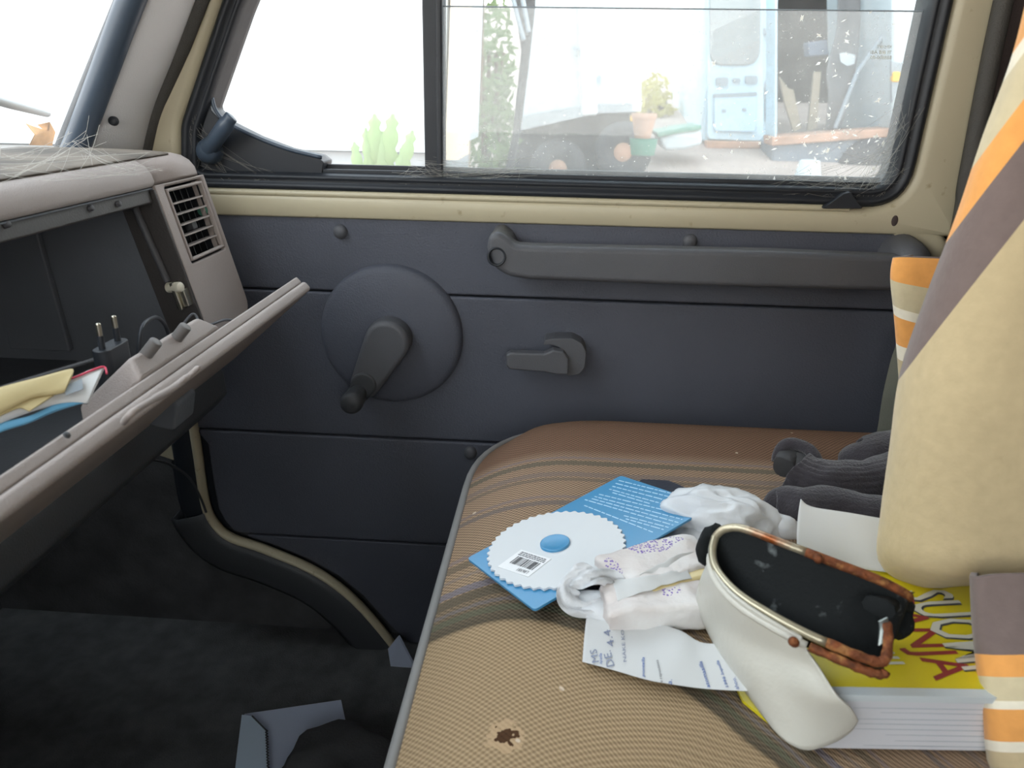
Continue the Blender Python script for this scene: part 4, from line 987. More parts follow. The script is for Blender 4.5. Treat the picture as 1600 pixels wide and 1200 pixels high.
# lines of small white print, too small to read
lines = []
def word_row(a, b, h):
    a, b = onc(*a, .0002), onc(*b, .0002); d = (b-a); L_ = d.length; d.normalize(); e = cn.cross(d); s = 0
    while s < L_:
        w = random.uniform(.003, .010); w = min(w, L_-s)
        if w > .001: lines.append(quadm([a+d*s-e*h/2, a+d*(s+w)-e*h/2, a+d*(s+w)+e*h/2, a+d*s+e*h/2], cn, .00015))
        s += w+.0014
for k, (a, b) in enumerate((((967, 751), (1095, 783)), ((962, 755.5), (1091, 788)), ((957, 760), (1086, 794)), ((952, 764.5), (1080, 800)), ((957, 770), (1018, 788)), ((936, 772.5), (1073, 806)), ((929, 776), (1066, 812)), ((925, 779.5), (1060, 817)), ((914, 781), (1052, 821)), ((913, 790), (1020, 832)), ((975, 806), (1046, 825)), ((978, 811), (1037, 828)))):
    word_row(a, b, .0013)
pr_ = obj('printed_lines', merge(*lines), M['print_white'], card, smooth=False); pr_['kind'] = 'stuff'
# dark wallet lying under the card
wal = obj('wallet', prism(rpoly([(p.x, p.y) for p in (PZ(1001, 748, .4555), PZ(1045, 750, .4555), PZ(1092, 770, .4555), PZ(1075, 812, .4555), PZ(960, 900, .4555), PZ(905, 898, .4555))], .004, 3), lambda p: V((p[0], p[1], .4555)), lambda p: V((p[0], p[1], .4475))), mat('navy_leather', (38, 40, 54), .6, .3, 200), bevel=.002)
tag(wal, 'flat dark navy wallet peeking out under the blue card', 'wallet')

# ------------------------------------------------------------------ white carrier bag, crumpled
bag = empty('plastic_bag', PZ(1080, 860, .45)); tag(bag, 'crumpled white plastic carrier bag around the paper packets', 'bag')
def crumpled(c, s, amp, sc, seed, rot=0, sub=4):
    bm = bmesh.new(); bmesh.ops.create_icosphere(bm, subdivisions=sub, radius=1)
    for v in bm.verts:
        n_ = noise.noise_vector(v.co*sc+V((seed, 0, 0))); r1 = abs(noise.noise(v.co*sc*1.7+V((0, seed, 0))))
        v.co = v.co*(1+.25*noise.noise(v.co*1.3+V((seed, 1, 2)))-amp*r1)+n_*amp*.35
        v.co = V((v.co.x*s[0], v.co.y*s[1], max(v.co.z, -.55)*s[2]))
    bmesh.ops.transform(bm, matrix=Matrix.Translation(c) @ Matrix.Rotation(rot, 4, 'Z'), verts=bm.verts)
    return bm
obj('bag_body', crumpled(PZ(1128, 812, .470), (.052, .036, .034), .2, 1.5, 3.1, -.15, 5), M['bag'], bag)
obj('bag_side', crumpled(PZ(1092, 850, .457), (.034, .046, .015), .2, 1.6, 9.4, .5), M['bag'], bag)
obj('bag_knot', crumpled(PZ(1212, 822, .470), (.028, .013, .013), .25, 1.6, 5.2, -.35, 3), M['bag'], bag)
obj('bag_front', crumpled(PZ(985, 952, .456), (.055, .022, .010), .25, 1.8, 11.2, -.2, 3), M['bag'], bag)
def flatloop(pts, w, m, name, parent, seed):
    p = catmull(pts, 44); rows = []
    for i, a in enumerate(p):
        t = (p[min(i+1, 44)]-p[max(i-1, 0)]).normalized(); s_ = t.cross(V((.1, -.55, .8))).normalized(); nn = s_.cross(t)
        rows.append([a+s_*w*(k/6-.5)*(1+.25*math.sin(i*.5+seed))+nn*(.0035*math.sin(k*1.9+i*.55+seed)) for k in range(7)])
    return obj(name, grid(rows), m, parent, solid=.0006)
flatloop([PZ(965, 938, .462), PZ(955, 905, .478), PZ(930, 899, .484), PZ(905, 902, .482), PZ(886, 914, .474), PZ(890, 938, .464), PZ(910, 951, .459), PZ(950, 953, .458), PZ(1000, 950, .459)], .017, M['bag'], 'bag_handle', bag, .4)

# ------------------------------------------------------------------ two torn paper packets
def packet(name, c, lx, ly, lz, rot, seed, label, spots):
    bm = rbox_bm(0, 0, 0, lx, ly, lz, 0, .004, 10)
    for v in bm.verts:
        e = max(0, abs(v.co.x)/(lx/2)-.72)
        v.co += noise.noise_vector(v.co*70+V((seed, 0, 0)))*(.0022+.010*e)+noise.noise_vector(v.co*190+V((seed, 4, 0)))*(.0008+.003*e)
        v.co.z *= 1-.5*e
        v.co.x *= 1+.12*e
    bmesh.ops.transform(bm, matrix=Matrix.Translation(c) @ Matrix.Rotation(rot, 4, 'Z'), verts=bm.verts)
    root = empty(name, c); tag(root, label, 'packet', None)
    return root, obj('wrapper', bm, packet_mat('packet_paper_%d' % seed, rot, spots), root)
k1 = V((.091, .567, .4535)); p1, w1 = packet('paper_packet', k1, .098, .050, .027, R(29), 2, 'torn white and lilac paper packet tucked under the edge of the blue card', ((.004, .017, .026, .010), (-.046, .004, .006, .012)))
sp_ = rbox_bm(0, 0, 0, .060, .014, .022, 0, .004, 3); bmesh.ops.transform(sp_, matrix=Matrix.Translation((.102, .541, .4555)) @ Matrix.Rotation(R(29), 4, 'Z'), verts=sp_.verts)
sb = obj('soap_bar', sp_, M['soap'], p1); sb['label'] = 'yellowish soap showing through the tear'
def flap(pts_t, pts_b, name, parent, m, seed=0):
    T = catmull(pts_t, 18); B = catmull(pts_b, 18); rows = []
    for k in range(7):
        t = k/6; rows.append([a.lerp(b, t)+noise.noise_vector((a.lerp(b, t))*80+V((seed, 0, 0)))*.0022 for a, b in zip(T, B)])
    return obj(name, grid(rows), m, parent, solid=.0005)
flap([PZ(1000, 898, .481), PZ(1030, 882, .482), PZ(1060, 868, .482), PZ(1092, 858, .480)], [PZ(1008, 912, .474), PZ(1032, 900, .478), PZ(1066, 884, .476), PZ(1098, 872, .474)], 'torn_flap', p1, M['white_paper'], 1)
k2 = V((.0875, .521, .4525)); p2, w2 = packet('paper_packet', k2, .090, .036, .024, R(10), 5, 'second torn white paper packet, in front of the first, beside the glasses case', ((.004, .001, .005, .004), (.012, .003, .004, .004), (.044, .0, .004, .008)))
flap([PZ(958, 908, .476), PZ(985, 903, .481), PZ(1030, 898, .482), PZ(1072, 886, .480)], [PZ(966, 938, .474), PZ(1000, 926, .4785), PZ(1034, 916, .4788), PZ(1080, 904, .478)], 'torn_flap', p2, M['white_paper'], 4)

# ------------------------------------------------------------------ hand-written note
nc = [[(917, 958, .4535), (960, 962, .4555), (1020, 974, .458), (1062, 985, .461), (1096, 1004, .459), (1140, 1006, .4665)],
      [(913, 995, .4530), (958, 1005, .4555), (1020, 1018, .458), (1058, 1022, .460), (1100, 1036, .459), (1152, 1042, .4665)],
      [(910, 1034, .4525), (955, 1046, .4545), (1010, 1062, .456), (1042, 1068, .457), (1100, 1076, .458), (1168, 1080, .465)]]
gn = smooth_grid([[PZ(*q_) for q_ in r] for r in nc], 28, 14)
note = obj('note', grid(gn), M['white_paper'], solid=.0005); note.name = 'handwritten_note'
tag(note, 'creased white paper slip with pencil figures and cut blue print, on the seat', 'note')
note_root = note
def on_n(px, py):
    """point on the note's own surface under a photograph position"""
    best = min(((V(projpx(p))-V((px, py))).length, p) for r in gn for p in r)
    return best[1]
def bil(px, py):
    # least squares plane through nearby surface points
    near = sorted(((V(projpx(p))-V((px, py))).length, tuple(p)) for r in gn for p in r)[:6]
    a = sum((V(p) for _, p in near), V((0, 0, 0)))/6
    return PP(px, py, a+V((0, 0, .0009)), (0, 0, 1))
def note_text(s, b0, b1, h, m, shear=0, bold=0):
    """text whose baseline runs b0 -> b1 in the photograph, cap height h towards the left of that line"""
    d = (V(b1)-V(b0)); nrm = V((d.y, -d.x)).normalized()*h
    text_on(s, bil(*b0), bil(*b1), bil(b0[0]+nrm.x, b0[1]+nrm.y), .0002, m, 'note_print', note_root, shear=shear, bold=bold, q11=bil(b1[0]+nrm.x, b1[1]+nrm.y))
note_text('4.4', (961, 1009), (953, 983), 11, M['pencil'])
note_text('DE.', (960, 1040), (954, 1016), 12, M['pencil'])
note_text('MS', (936, 1034), (932, 1014), 11, M['pencil'])
note_text('NÄKE KOM', (979, 1034), (974, 976), 6, M['pencil'])
note_text('apalla', (942, 1038), (942, 1021), 6, M['print_blue'], .2)
note_text('pontella', (1008.5, 1058), (1008.5, 1027), 6, M['print_blue'], .2, .01)
note_text('e repuuseea', (1037, 1066), (1030, 1031), 4.5, M['ink'], .2)
note_text('a.', (1050, 1070), (1050, 1062), 5, M['print_blue'], .2)
note_text('atomaailla', (1110, 1074), (1097, 1033), 6, M['print_blue'], .2, .01)
note_text('1996 lopulla', (1140, 1073), (1124, 1031), 6, M['print_blue'], .2, .01)
note_text('ahoo.', (1155, 1077), (1149, 1058), 6, M['print_blue'], .2)

# ------------------------------------------------------------------ socks
def sock(path, radii, label, flat, rib, name='sock', cuff=True, seed=1):
    root = empty(name, path[0]); tag(root, label, 'sock')
    p = catmull(path, 40); rr = [x for x in radii]; r = []
    for i in range(41):
        t = i/40*(len(rr)-1); k = min(int(t), len(rr)-2); r.append(rr[k]+(rr[k+1]-rr[k])*(t-k))
    bm = tube(p, r, 72, caps=False, flat=flat, rib=rib, ribn=24, up=(0, 0, 1))
    for v in bm.verts: v.co += noise.noise_vector(v.co*22+V((seed, 0, 0)))*.006+noise.noise_vector(v.co*70)*.0018
    bmesh.ops.holes_fill(bm, edges=[e for e in bm.edges if e.is_boundary and (e.verts[0].co-p[-1]).length < (e.verts[0].co-p[0]).length])
    obj('leg_tube', bm, M['sock'], root, solid=.003)
    return root
sk = sock([PZ(1238, 738, .480), PZ(1262, 752, .474), PZ(1310, 760, .473), PZ(1365, 757, .474), PZ(1410, 740, .476), PZ(1450, 745, .47)], [.0265, .027, .027, .026, .027, .02], 'dark grey ribbed sock with its cuff opening towards the door', .92, .035)
cuff = tube(catmull([PZ(1216, 722, .474), PZ(1222, 700, .490), PZ(1240, 694, .497), PZ(1262, 702, .496), PZ(1276, 722, .488), PZ(1283, 745, .478)], 24), .0068, 12)
obj('cuff', crumple(cuff, .0015, 60, 1), M['sock'], sk)
obj('inner_cuff', crumple(tube(catmull([PZ(1224, 730, .476), PZ(1236, 716, .480), PZ(1250, 724, .478), PZ(1262, 742, .474)], 14), .012, 14), .003, 60, 4), M['felt'], sk)
sock([PZ(1330, 712, .470), PZ(1352, 718, .474), PZ(1390, 712, .476), PZ(1440, 705, .478)], [.012, .024, .028, .028], 'dark grey sock lying furthest back, half behind the ribbed sock', .9, .01, seed=5)
sock([PZ(1210, 800, .458), PZ(1222, 790, .462), PZ(1260, 800, .464), PZ(1320, 800, .465), PZ(1400, 808, .466)], [.010, .017, .020, .021, .020], 'dark sock below the ribbed one, behind the white curled sheet', .9, .015, seed=9)

# ------------------------------------------------------------------ on the floor
ZF = FZ+.001
env = empty('envelope', PZ(460, 1150, ZF)); tag(env, 'opened pale envelope lying on the dark footwell floor', 'envelope')
eo = [(p.x, p.y) for p in (PZ(382, 1117, ZF), PZ(533, 1095, ZF), PZ(547, 1160, ZF), PZ(560, 1250, ZF), PZ(372, 1250, ZF))]
obj('envelope_sheet', prism(eo, lambda p: V((p[0], p[1], ZF+.002)), lambda p: V((p[0], p[1], ZF))), M['pale_paper'], env, smooth=False)
ef = [PZ(378, 1117, ZF+.006), PZ(394, 1119, ZF+.010), PZ(415, 1140, ZF+.014), PZ(420, 1175, ZF+.014), PZ(418, 1250, ZF+.012), PZ(362, 1250, ZF+.005), PZ(370, 1180, ZF+.006)]
bm = bmesh.new(); bm.faces.new([bm.verts.new(p) for p in ef]); obj('envelope_flap', bm, mat('envelope_flap', (196, 212, 228), .6), env, smooth=False, solid=.001)
obj('pinked_edge', tube([PZ(394, 1119, ZF+.0108).lerp(PZ(415, 1140, ZF+.0148), t/12)+V((0, 0, .0003*(t % 2))) for t in range(13)]+[PZ(415, 1140, ZF+.0148).lerp(PZ(419, 1230, ZF+.0138), t/40)+V(((t % 2)*.0025, 0, 0)) for t in range(41)], .0012, 6), M['ink'], env)
nb = obj('cloth_bundle', crumpled(PZ(540, 1215, .0)+V((0, 0, -.01)), (.105, .085, .05), .12, 1.3, 6.6), M['felt']); tag(nb, 'dark cloth bundle on the floor covering the corner of the envelope', 'cloth')
sc_ = obj('paper_scrap', prism([(0, 0), (1, 0), (2, 0), (3, 0), (4, 0)], *(lambda P_: (lambda p: P_[p[0]], lambda p: P_[p[0]]+V((.002, .003, 0))))([PY(606, 1014, .99), PY(622, 994, .99), PY(646, 1040, .985), PY(640, 1075, .985), PY(611, 1045, .985)])), M['pale_paper'], smooth=False); tag(sc_, 'pale paper scrap wedged between seat and door step', 'paper')

# ------------------------------------------------------------------ windscreen outside: wiper and dry leaf
wp = obj('wiper', tube([PX(-60, 142, -.74), PX(20, 164, -.74), PX(73, 178, -.74)], [.0085, .0085, .0065], 10, flat=.7), mat('wiper_grey', (150, 154, 156), .5)); tag(wp, 'grey wiper arm end outside the windscreen', 'wiper')
lf_px = [(40, 227), (42, 210), (53, 193), (58, 196), (62, 205), (66, 206), (68, 195), (76, 190), (84, 206), (80, 220), (74, 228)]
L3 = [PX(a, b, -.715) for a, b in lf_px]; bm = bmesh.new(); bm.faces.new([bm.verts.new(p+V((.010*math.sin(i*1.9), .008*math.cos(i*1.3), 0))) for i, p in enumerate(L3)]); bmesh.ops.triangulate(bm, faces=bm.faces)
le = obj('dry_leaf', bm, M['leaf_dry'], solid=.0012); tag(le, 'dry orange-brown leaf caught at the foot of the windscreen', 'leaf')

# ------------------------------------------------------------------ cobwebs (nobody could count the threads)
def web(name, anchors, n, rad, label, sag=.004, r=.00022):
    bms = []
    for i in range(n):
        a, b = random.sample(anchors, 2); jit = lambda: V((random.gauss(0, rad), random.gauss(0, rad*.3), random.gauss(0, rad)))
        a, b = V(a)+jit(), V(b)+jit(); m_ = (a+b)/2+V((0, 0, -sag*random.random()))
        bms.append(tube(catmull([a, m_, b], 8), r, 3, caps=False))
    o = obj(name, merge(*bms), M['web']); tag(o, label, 'cobweb', kind='stuff'); return o
web('cobweb', [PY(a, b, 1.046) for a, b in ((640, 262), (660, 258), (690, 270), (720, 290), (760, 284), (800, 270), (830, 262), (600, 285))], 46, .008, 'grey cobweb at the foot of the window divider bar')
web('cobweb', [PY(a, b, 1.045) for a, b in ((1400, 240), (1420, 262), (1395, 295), (1360, 308), (1330, 300), (1290, 300), (1230, 298), (1420, 180))], 80, .012, 'grey cobweb filling the rear lower corner of the window')
web('cobweb', [PY(a, b, 1.044) for a, b in ((300, 205), (312, 235), (330, 262), (300, 180), (360, 285), (420, 282), (310, 260))], 36, .005, 'cobweb around the vent lever in the front window corner')
web('cobweb', [V((p.x, p.y, p.z)) for p in (PZ(0, 250, .79), PZ(0, 262, .788), PZ(70, 264, .788), PZ(140, 262, .788), PZ(200, 258, .788), PZ(240, 248, .79), PZ(150, 214, .80), PZ(120, 222, .795))], 34, .006, 'cobweb spread across the dusty dashboard top', .006)

# specks of dirt stuck on the window film
bm = bmesh.new()
for i in range(230):
    px = random.choice((random.gauss(1320, 50), random.uniform(1205, 1400), random.uniform(1100, 1410), random.uniform(720, 1000))); py = random.choice((random.uniform(15, 285), random.gauss(220, 40)))
    if not (705 < px < 1440-.12*py and 12 < py < 286): continue
    c = PY(px, py, 1.0592); s = random.choice((.0007, .0011, .0016, .0024, .0040)) if px > 1000 else random.choice((.0005, .0009))
    for q_ in range(random.choice((1, 1, 2, 3))):
        c.y -= .00012
        a0_ = random.uniform(0, 6.28); d_ = V((math.cos(a0_), 0, math.sin(a0_))); e_ = V((-d_.z, 0, d_.x)); w_ = s*random.uniform(.15, .5)
        bm.faces.new([bm.verts.new(c-d_*s), bm.verts.new(c+e_*w_), bm.verts.new(c+d_*s*random.uniform(.6, 1.2)), bm.verts.new(c-e_*w_)])
ds_ = obj('dirt_specks', bm, thin_mat('dirt_white', (245, 242, 236), .8, .8), door, smooth=False); ds_['kind'] = 'stuff'
# ------------------------------------------------------------------ the yard outside
def gz(y): return -.624+.149*y
yd = obj('ground', grid([[V((x, y, gz(y))) for x in (-16, -8, -4, 0, 4, 8, 16)] for y in (-14, -4, 1.35, 3, 5, 7, 9, 14, 26)]), M['yard'], smooth=False); struct(yd, 'pinkish gravel yard outside, rising away from the vehicle', 'ground')
# white trailer standing close alongside
tr_ = empty('white_trailer', (-3, 3.2, gz(3.2))); tag(tr_, 'large white trailer side filling the front side window', 'trailer')
e0, e1, e2, e3 = (706, -60), (694, 262), (718, 262), (727, -60)
xe = lambda px, py, y: (PY(px, py, y).x, PY(px, py, y).z)
obj('side_wall', yprism([(-7.5, .62), (xe(694, 248, 3.0)[0], .62), (xe(712, -160, 3.0)[0], 2.0), (-7.5, 2.0)], 3.0, 4.1), M['white_body'], tr_, smooth=False)
obj('shadow_skirt', yprism([(-7.5, gz(3)+.02), (xe(694, 248, 3.0)[0]-.06, gz(3)+.1), (xe(694, 248, 3.0)[0]-.04, .615), (-7.5, .60)], 3.03, 4.05), M['skirt'], tr_, smooth=False)  # added grey panel painting the shadow band under the trailer side
obj('corner_strip', yprism([xe(695, 250, 2.985), xe(716, 250, 2.985), xe(724, -160, 2.985), xe(710, -160, 2.985)], 2.985, 3.3), M['pinkish'], tr_, smooth=False)

def post(name, px, y, depth, m, label, cat, group=None):
    o = obj(name, pxprism(px, y, depth), m, smooth=False, bevel=.01); return tag(o, label, cat, group)
post('board', [(722, -80), (745, -80), (738, 140), (728, 330), (716, 330), (722, 140)], 4.3, .08, M['wood_light'], 'grey weathered board standing right beside the white trailer', 'board')
post('board', [(744, -80), (758, -80), (752, 160), (742, 170), (736, 120)], 4.5, .05, M['bark'], 'short brown board leaning behind the grey weathered one', 'board')
post('plank', [(766, -80), (836, -80), (836, 8), (826, 100), (812, 210), (790, 330), (776, 330), (800, 212), (814, 80), (806, 20)], 4.4, .06, M['under'], 'dark plank leaning against the white box truck', 'plank')
for a, b, s_ in (((786, -60), (818, 62), 'longer pale metal bar leaning on the dark plank above the bush'), ((806, -60), (826, 50), 'shorter pale metal bar leaning on the dark plank, nearest the box truck')):
    o = obj('metal_bar', tube([PY(*a, 4.3), PY(*b, 4.3)], .012, 8), M['plate_grey']); tag(o, s_, 'bar', 'pale bars on the dark plank')

def leafy(name, c, s, n, m, label, cat, leaf=.07, stem=True, seed=0):
    rnd = random.Random(seed); root = empty(name, (c[0], c[1], gz(c[1]))); tag(root, label, cat)
    bm = bmesh.new()
    for i in range(n):
        d = V((rnd.gauss(0, 1), rnd.gauss(0, 1), rnd.gauss(0, 1))).normalized()*rnd.random()**.4
        p = V((c[0]+d.x*s[0], c[1]+d.y*s[1], c[2]+d.z*s[2])); u_ = V((rnd.gauss(0, 1), rnd.gauss(0, 1), rnd.gauss(0, 1))).normalized(); v_ = u_.orthogonal().normalized(); l = leaf*rnd.uniform(.5, 1.2)
        bm.faces.new([bm.verts.new(p-u_*l), bm.verts.new(p-v_*l*.35), bm.verts.new(p+u_*l), bm.verts.new(p+v_*l*.35)])
    f = obj('foliage', bm, m, root, smooth=False); f['kind'] = 'stuff'
    if stem:
        st_ = []
        for k in range(4):
            a = V((c[0]+rnd.uniform(-.05, .05), c[1], gz(c[1])-.02)); st_.append(tube(catmull([a, a.lerp(V(c), .5)+V((rnd.uniform(-.1, .1), 0, 0)), V(c)+V((rnd.uniform(-.5, .5)*s[0], 0, s[2]*.5))], 8), .014, 6))
        obj('stem', merge(*st_), M['bark'], root)['kind'] = 'stuff'
    return root
gb = PY(772, 150, 5.1); leafy('bush', (gb.x, 5.1, gb.z-.15), (.15, .25, .8), 900, M['foliage'], 'green bush between the boards and the dark plank', 'bush', .05, seed=3)
yb = PY(1022, 170, 8.5); leafy('bush', (yb.x, 8.5, yb.z-.2), (.24, .3, .55), 700, M['foliage_yellow'], 'yellowish bush in bright light between box truck and pale blue van', 'bush', .06, seed=4)
# big-leaved weed by the trailer
wd = empty('weed', (PY(603, 250, 2.4).x, 2.4, gz(2.4))); tag(wd, 'pale green big-leaved weed against the white trailer', 'plant')
for tip, base, w_ in (((584, 178), (598, 340), .034), ((613, 178), (606, 340), .034), ((570, 200), (594, 340), .022), ((552, 222), (584, 340), .024), ((644, 204), (616, 340), .028), ((596, 205), (602, 340), .03), ((632, 226), (614, 340), .022)):
    a, b = PY(*base, 2.4), PY(*tip, 2.35); p = catmull([V((wd.location.x, 2.42, gz(2.4))), a, a.lerp(b, .6)+V((0, -.03, .0)), b], 22); rows = []
    for i, q_ in enumerate(p):
        t = i/22; ww = w_*(.15+.95*math.sin(math.pi*min(1, max(0, (t-.45)/.55)))**.7) if t > .45 else .006
        ww *= .62*(1+.34*math.sin(i*2.6)); t_ = (p[min(i+1, 22)]-p[max(i-1, 0)]).normalized(); s_ = t_.cross(V((0, 1, 0))).normalized()
        rows.append([q_-s_*ww+V((0, .01, 0)), q_, q_+s_*ww+V((0, .01, 0))])
    obj('leaf', grid(rows), M['foliage_pale'], wd, solid=.002)

# box truck with white body
bt = empty('box_truck', (PY(900, 250, 6).x, 6.2, gz(6.2))); tag(bt, 'white box truck seen from its side beyond the dusty window', 'truck')
obj('box_front', pxprism([(842, -220), (812, 192), (818, 188), (902, 170), (906, 168), (893, -220)], 5.6, 1.6), M['white_body'], bt, smooth=False)
obj('lower_rail', pxprism([(812, 182), (812, 204), (912, 182), (910, 164)], 5.57, .1), M['skirt'], bt, smooth=False)
obj('corner_post', pxprism([(892, -220), (916, -220), (934, 180), (908, 182)], 5.56, .2), M['white_body'], bt, bevel=.02)
obj('box_rear', pxprism([(917, -220), (1004, -220), (1002, 174), (930, 176)], 5.75, 1.5), M['white_body'], bt, smooth=False)
obj('rear_rail', pxprism([(930, 163), (988, 161), (988, 175), (932, 177)], 5.72, .04), M['skirt'], bt, smooth=False)
obj('door_latch', merge(pxprism([(929, 124), (938, 116), (939, 132), (932, 131)], 5.68, .03)), M['plate_grey'], bt, smooth=False)
obj('post_clip', pxprism([(893, 72), (905, 72), (905, 79), (896, 79)], 5.53, .04), M['plate_grey'], bt, smooth=False)
obj('underbody', pxprism([(806, 203), (912, 182), (1000, 175), (1000, 215), (985, 262), (950, 292), (800, 320)], 5.9, 1.0), M['under'], bt, bevel=.03)
for a, b in ((872, 262), (972, 236)):
    p = PY(a, b, 5.7); wh = obj('wheel', lathe([(0, .10), (.07, .11), (.10, .14), (.17, .14), (.20, .10), (.20, 0)], p, (0, -1, 0), 28), M['under'], bt)
    obj('wheel_hub', lathe([(0, .12), (.05, .12), (.07, .105)], p, (0, -1, 0), 20), M['orange_rust'], wh)
obj('side_lamp', pxprism([(985, 181), (992, 181), (992, 189), (985, 189)], 5.7, .05), M['amber'], bt, smooth=False)
pot = obj('bucket', lathe([(.0, 0), (.075, 0), (.09, .10), (.084, .10), (.07, .01)], PY(1004, 242, 5.2), (0, 0, 1), 20), M['teal']); tag(pot, 'teal bucket on the ground by the truck wheel', 'bucket')
brk = obj('clay_pot', lathe([(0, 0), (.05, 0), (.075, .12), (.08, .12), (.08, .15), (.07, .15), (.05, .02)], PY(1004, 216, 5.2), (0, 0, 1), 20), M['orange_rust']); tag(brk, 'orange clay pot just above the teal bucket', 'pot')

# pale blue van, rear door with window and plate recesses
bv = empty('pale_blue_van', (PY(1150, 228, 7).x, 7.6, gz(7.6))); tag(bv, 'pale blue van showing its rear door, with grey window and red lamp', 'van')
obj('body', pxprism([(1100, -260), (1099, 222), (1200, 226), (1216, 226), (1216, -260)], 7.03, 2.2), M['pale_blue'], bv, bevel=.03)
obj('rear_door', pxprism([(1106, -250), (1105, 218), (1194, 221), (1192, -250)], 6.99, .03, .05), M['pale_blue'], bv, bevel=.01)
obj('rear_window', pxprism([(1108, -160), (1109, 102), (1188, 102), (1190, -160)], 6.965, .03, .12, 6), mat('rear_window_grey', (150, 156, 158), .2), bv, bevel=.01)
for a, b, c, d in ((1119, 121, 1138, 134), (1145, 122, 1157, 130), (1165, 118, 1184, 131)):
    obj('recess', pxprism([(a, b), (a, d), (c, d), (c, b)], 6.965, .03, .02), M['plate_grey'], bv, smooth=False)
obj('plate_panel', pxprism([(1116, 149), (1116, 205), (1182, 207), (1183, 147)], 6.955, .03, .04), mat('pale_panel', (188, 216, 236), .4), bv, bevel=.01)
obj('panel_groove', pxprism([(1115, 147), (1115, 153), (1183, 150), (1183, 144)], 6.950, .02), M['plate_grey'], bv, smooth=False)
for a, b in ((1128, 171), (1160, 169)): obj('plate_screw', pxprism([(a, b), (a, b+5), (a+6, b+5), (a+6, b)], 6.945, .02), M['plate_grey'], bv, smooth=False)
tl_ = obj('tail_lamp', pxprism([(1199, 127), (1199, 188), (1209, 188), (1210, 127)], 6.98, .05, .01), M['orange_rust'], bv, bevel=.005)
obj('red_lens', pxprism([(1199, 127), (1199, 146), (1209, 146), (1210, 127)], 6.97, .05, .01), M['tail_red'], tl_, bevel=.005)
obj('low_lens', pxprism([(1199, 174), (1199, 187), (1209, 187), (1210, 174)], 6.97, .05, .01), M['tail_red'], tl_, bevel=.005)
obj('bumper', pxprism([(1104, 220), (1104, 232), (1214, 232), (1214, 222)], 6.93, .12), M['orange_rust'], bv, bevel=.01)
obj('side_hinge', pxprism([(1193, 44), (1193, 54), (1211, 54), (1211, 44)], 6.98, .05), M['plate_grey'], bv, smooth=False)

# white van with its side open
ov = empty('open_van', (PY(1310, 240, 6.6).x, 7.2, gz(7.2))); tag(ov, 'white van with a dark open side and rusty sill at the far right', 'van')
obj('rear_pillar', pxprism([(1212, -260), (1210, 222), (1214, 222), (1217, -260)], 6.5, .3), M['pale_blue'], ov, bevel=.01)
obj('front_body', pxprism([(1396, -260), (1393, 212), (1470, 205), (1620, 205), (1620, -260)], 6.5, 1.6), M['white_body'], ov, bevel=.03)
obj('sill', pxprism([(1206, 214), (1206, 228), (1394, 214), (1394, 200)], 6.48, .3), M['orange_rust'], ov, bevel=.01)
obj('lower_body', pxprism([(1206, 226), (1206, 262), (1440, 262), (1440, 210), (1394, 213)], 6.52, .5), mat('van_lower_grey', (108, 116, 126), .6, .2, 10, .2, 6), ov, bevel=.02)
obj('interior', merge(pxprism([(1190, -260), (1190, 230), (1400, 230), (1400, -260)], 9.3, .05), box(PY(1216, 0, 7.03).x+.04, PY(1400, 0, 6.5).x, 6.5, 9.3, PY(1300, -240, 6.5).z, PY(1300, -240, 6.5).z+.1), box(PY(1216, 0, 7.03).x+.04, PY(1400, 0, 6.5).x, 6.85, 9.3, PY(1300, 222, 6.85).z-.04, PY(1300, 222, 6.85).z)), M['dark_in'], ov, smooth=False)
obj('wheel_arch', lathe([(0, .06), (.20, .06), (.26, .03), (.26, -.1)], PY(1360, 268, 6.5), (0, -1, 0), 30), M['under'], ov)
al_ = obj('side_marker', pxprism([(1395, 112), (1394, 128), (1406, 128), (1408, 112)], 6.46, .05, .015), M['amber'], ov, bevel=.01)
obj('grille_vent', pxprism([(1393, 96), (1394, 160), (1408, 128), (1418, 100)], 6.475, .04), M['skirt'], ov, smooth=False)
o = obj('plank', pxprism([(1218, 120), (1232, 138), (1240, 140), (1252, 200), (1240, 206), (1226, 160)], 6.9, .04), M['wood_light'], smooth=False); tag(o, 'short broken plank leaning inside the open van, nearest the blue van', 'plank')
o = obj('plank', pxprism([(1272, 112), (1283, 112), (1276, 200), (1262, 204)], 6.95, .04), M['wood_light'], smooth=False); tag(o, 'narrow upright plank inside the open van, beside the grey cloth', 'plank')
cl_ = smooth_grid([[PY(a, b, 7.0+.08*math.sin(a*.3)) for a, b in r] for r in (((1308, -60), (1325, -60), (1345, -60)), ((1308, 40), (1326, 44), (1344, 40)), ((1292, 108), (1318, 112), (1338, 100)), ((1294, 150), (1314, 156), (1330, 140)), ((1290, 206), (1302, 206), (1314, 200)))], 12, 20)
o = obj('hanging_cloth', grid(cl_), M['grey_sheet'], solid=.01); tag(o, 'grey cloth hanging in the dark opening of the van', 'cloth')
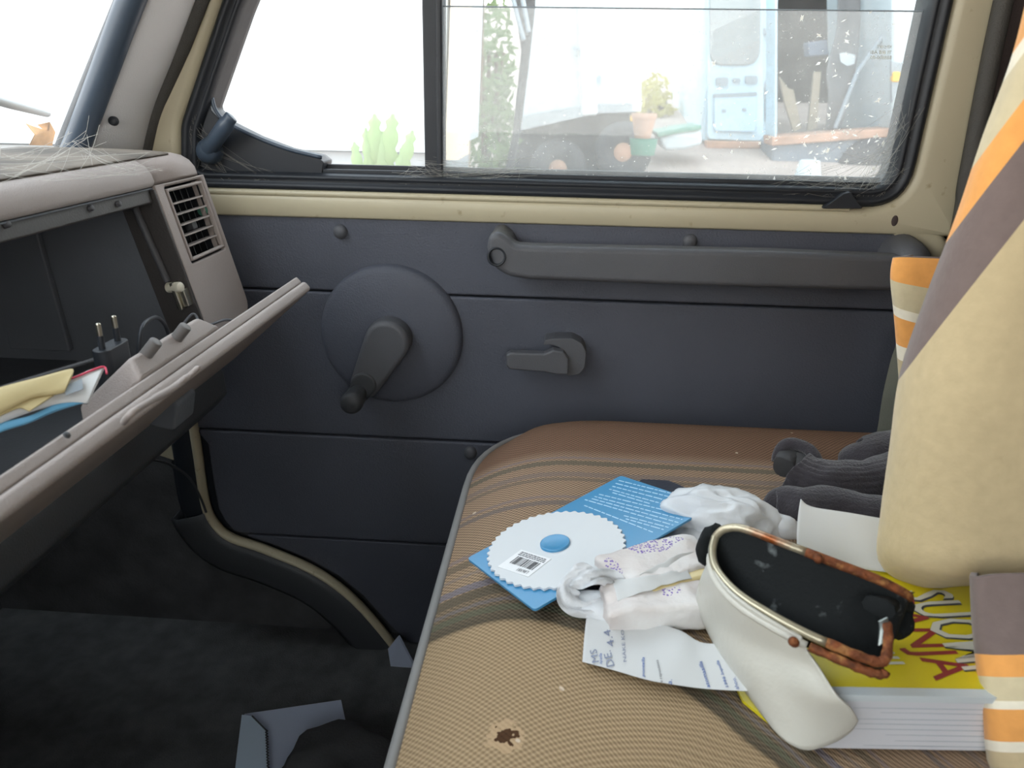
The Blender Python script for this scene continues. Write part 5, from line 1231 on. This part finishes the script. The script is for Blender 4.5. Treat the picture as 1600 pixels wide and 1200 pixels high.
o = obj('paper_sheet', pxprism([(1312, 83), (1320, 82), (1337, 86), (1335, 100), (1324, 103), (1314, 97)], 6.85, .01), M['white_body'], smooth=False); tag(o, 'small white sheet in front of the hanging grey cloth', 'paper')
o = obj('pole', tube([PY(1305, 200, 6.75), PY(1340, 112, 6.72), PY(1392, 40, 6.7)], .018, 8), M['plate_grey']); tag(o, 'pale pole slanting across the open van doorway', 'pole')
o = obj('blue_box', pxprism([(1262, 66), (1292, 62), (1296, 86), (1264, 88)], 7.2, .15), mat('grey_blue_box', (110, 124, 146), .6), smooth=False, bevel=.01); tag(o, 'grey-blue box high in the open van beside the cloth', 'box')
# white bucket upside down in the yard
bk_ = PY(1260, 288, 5.2); wbk = obj('white_bucket', lathe([(0, .150), (.055, .150), (.062, .146), (.092, 0), (.098, 0), (.098, .012)], bk_, (0, 0, 1), 28), M['white_body']); tag(wbk, 'upturned white bucket on the gravel in front of the open van', 'bucket')
# fence boards and a white skiff in the bright gap
fe = empty('fence', (PY(1065, 200, 9.4).x, 9.4, gz(9.4))); tag(fe, 'pale upright board fence in the bright gap between the vehicles', 'fence')
for k in range(5):
    a = 1056+k*9.5; obj('board', pxprism([(a, 84+(k % 3)*9), (a, 240), (a+8, 240), (a+8, 80+(k % 2)*8)], 9.4+.015*(k % 2), .03), M['wood_light'] if k in (1, 2) else M['pinkish'], fe, smooth=False)
obj('fence_rail', pxprism([(1054, 168), (1054, 173), (1104, 173), (1104, 168)], 9.44, .05), M['wood_light'], fe, smooth=False)
sk_ = empty('skiff', (PY(1062, 235, 6.3).x, 6.3, gz(6.3))); tag(sk_, 'small white boat hull with a teal edge before the board fence', 'boat')
obj('hull', pxprism([(1028, 214), (1060, 206), (1096, 202), (1098, 226), (1070, 234), (1038, 236)], 6.2, .4), M['white_body'], sk_, bevel=.03)
obj('gunwale', pxprism([(1026, 207), (1060, 200), (1096, 195), (1096, 203), (1060, 208), (1028, 215)], 6.17, .46), M['teal'], sk_, bevel=.01)
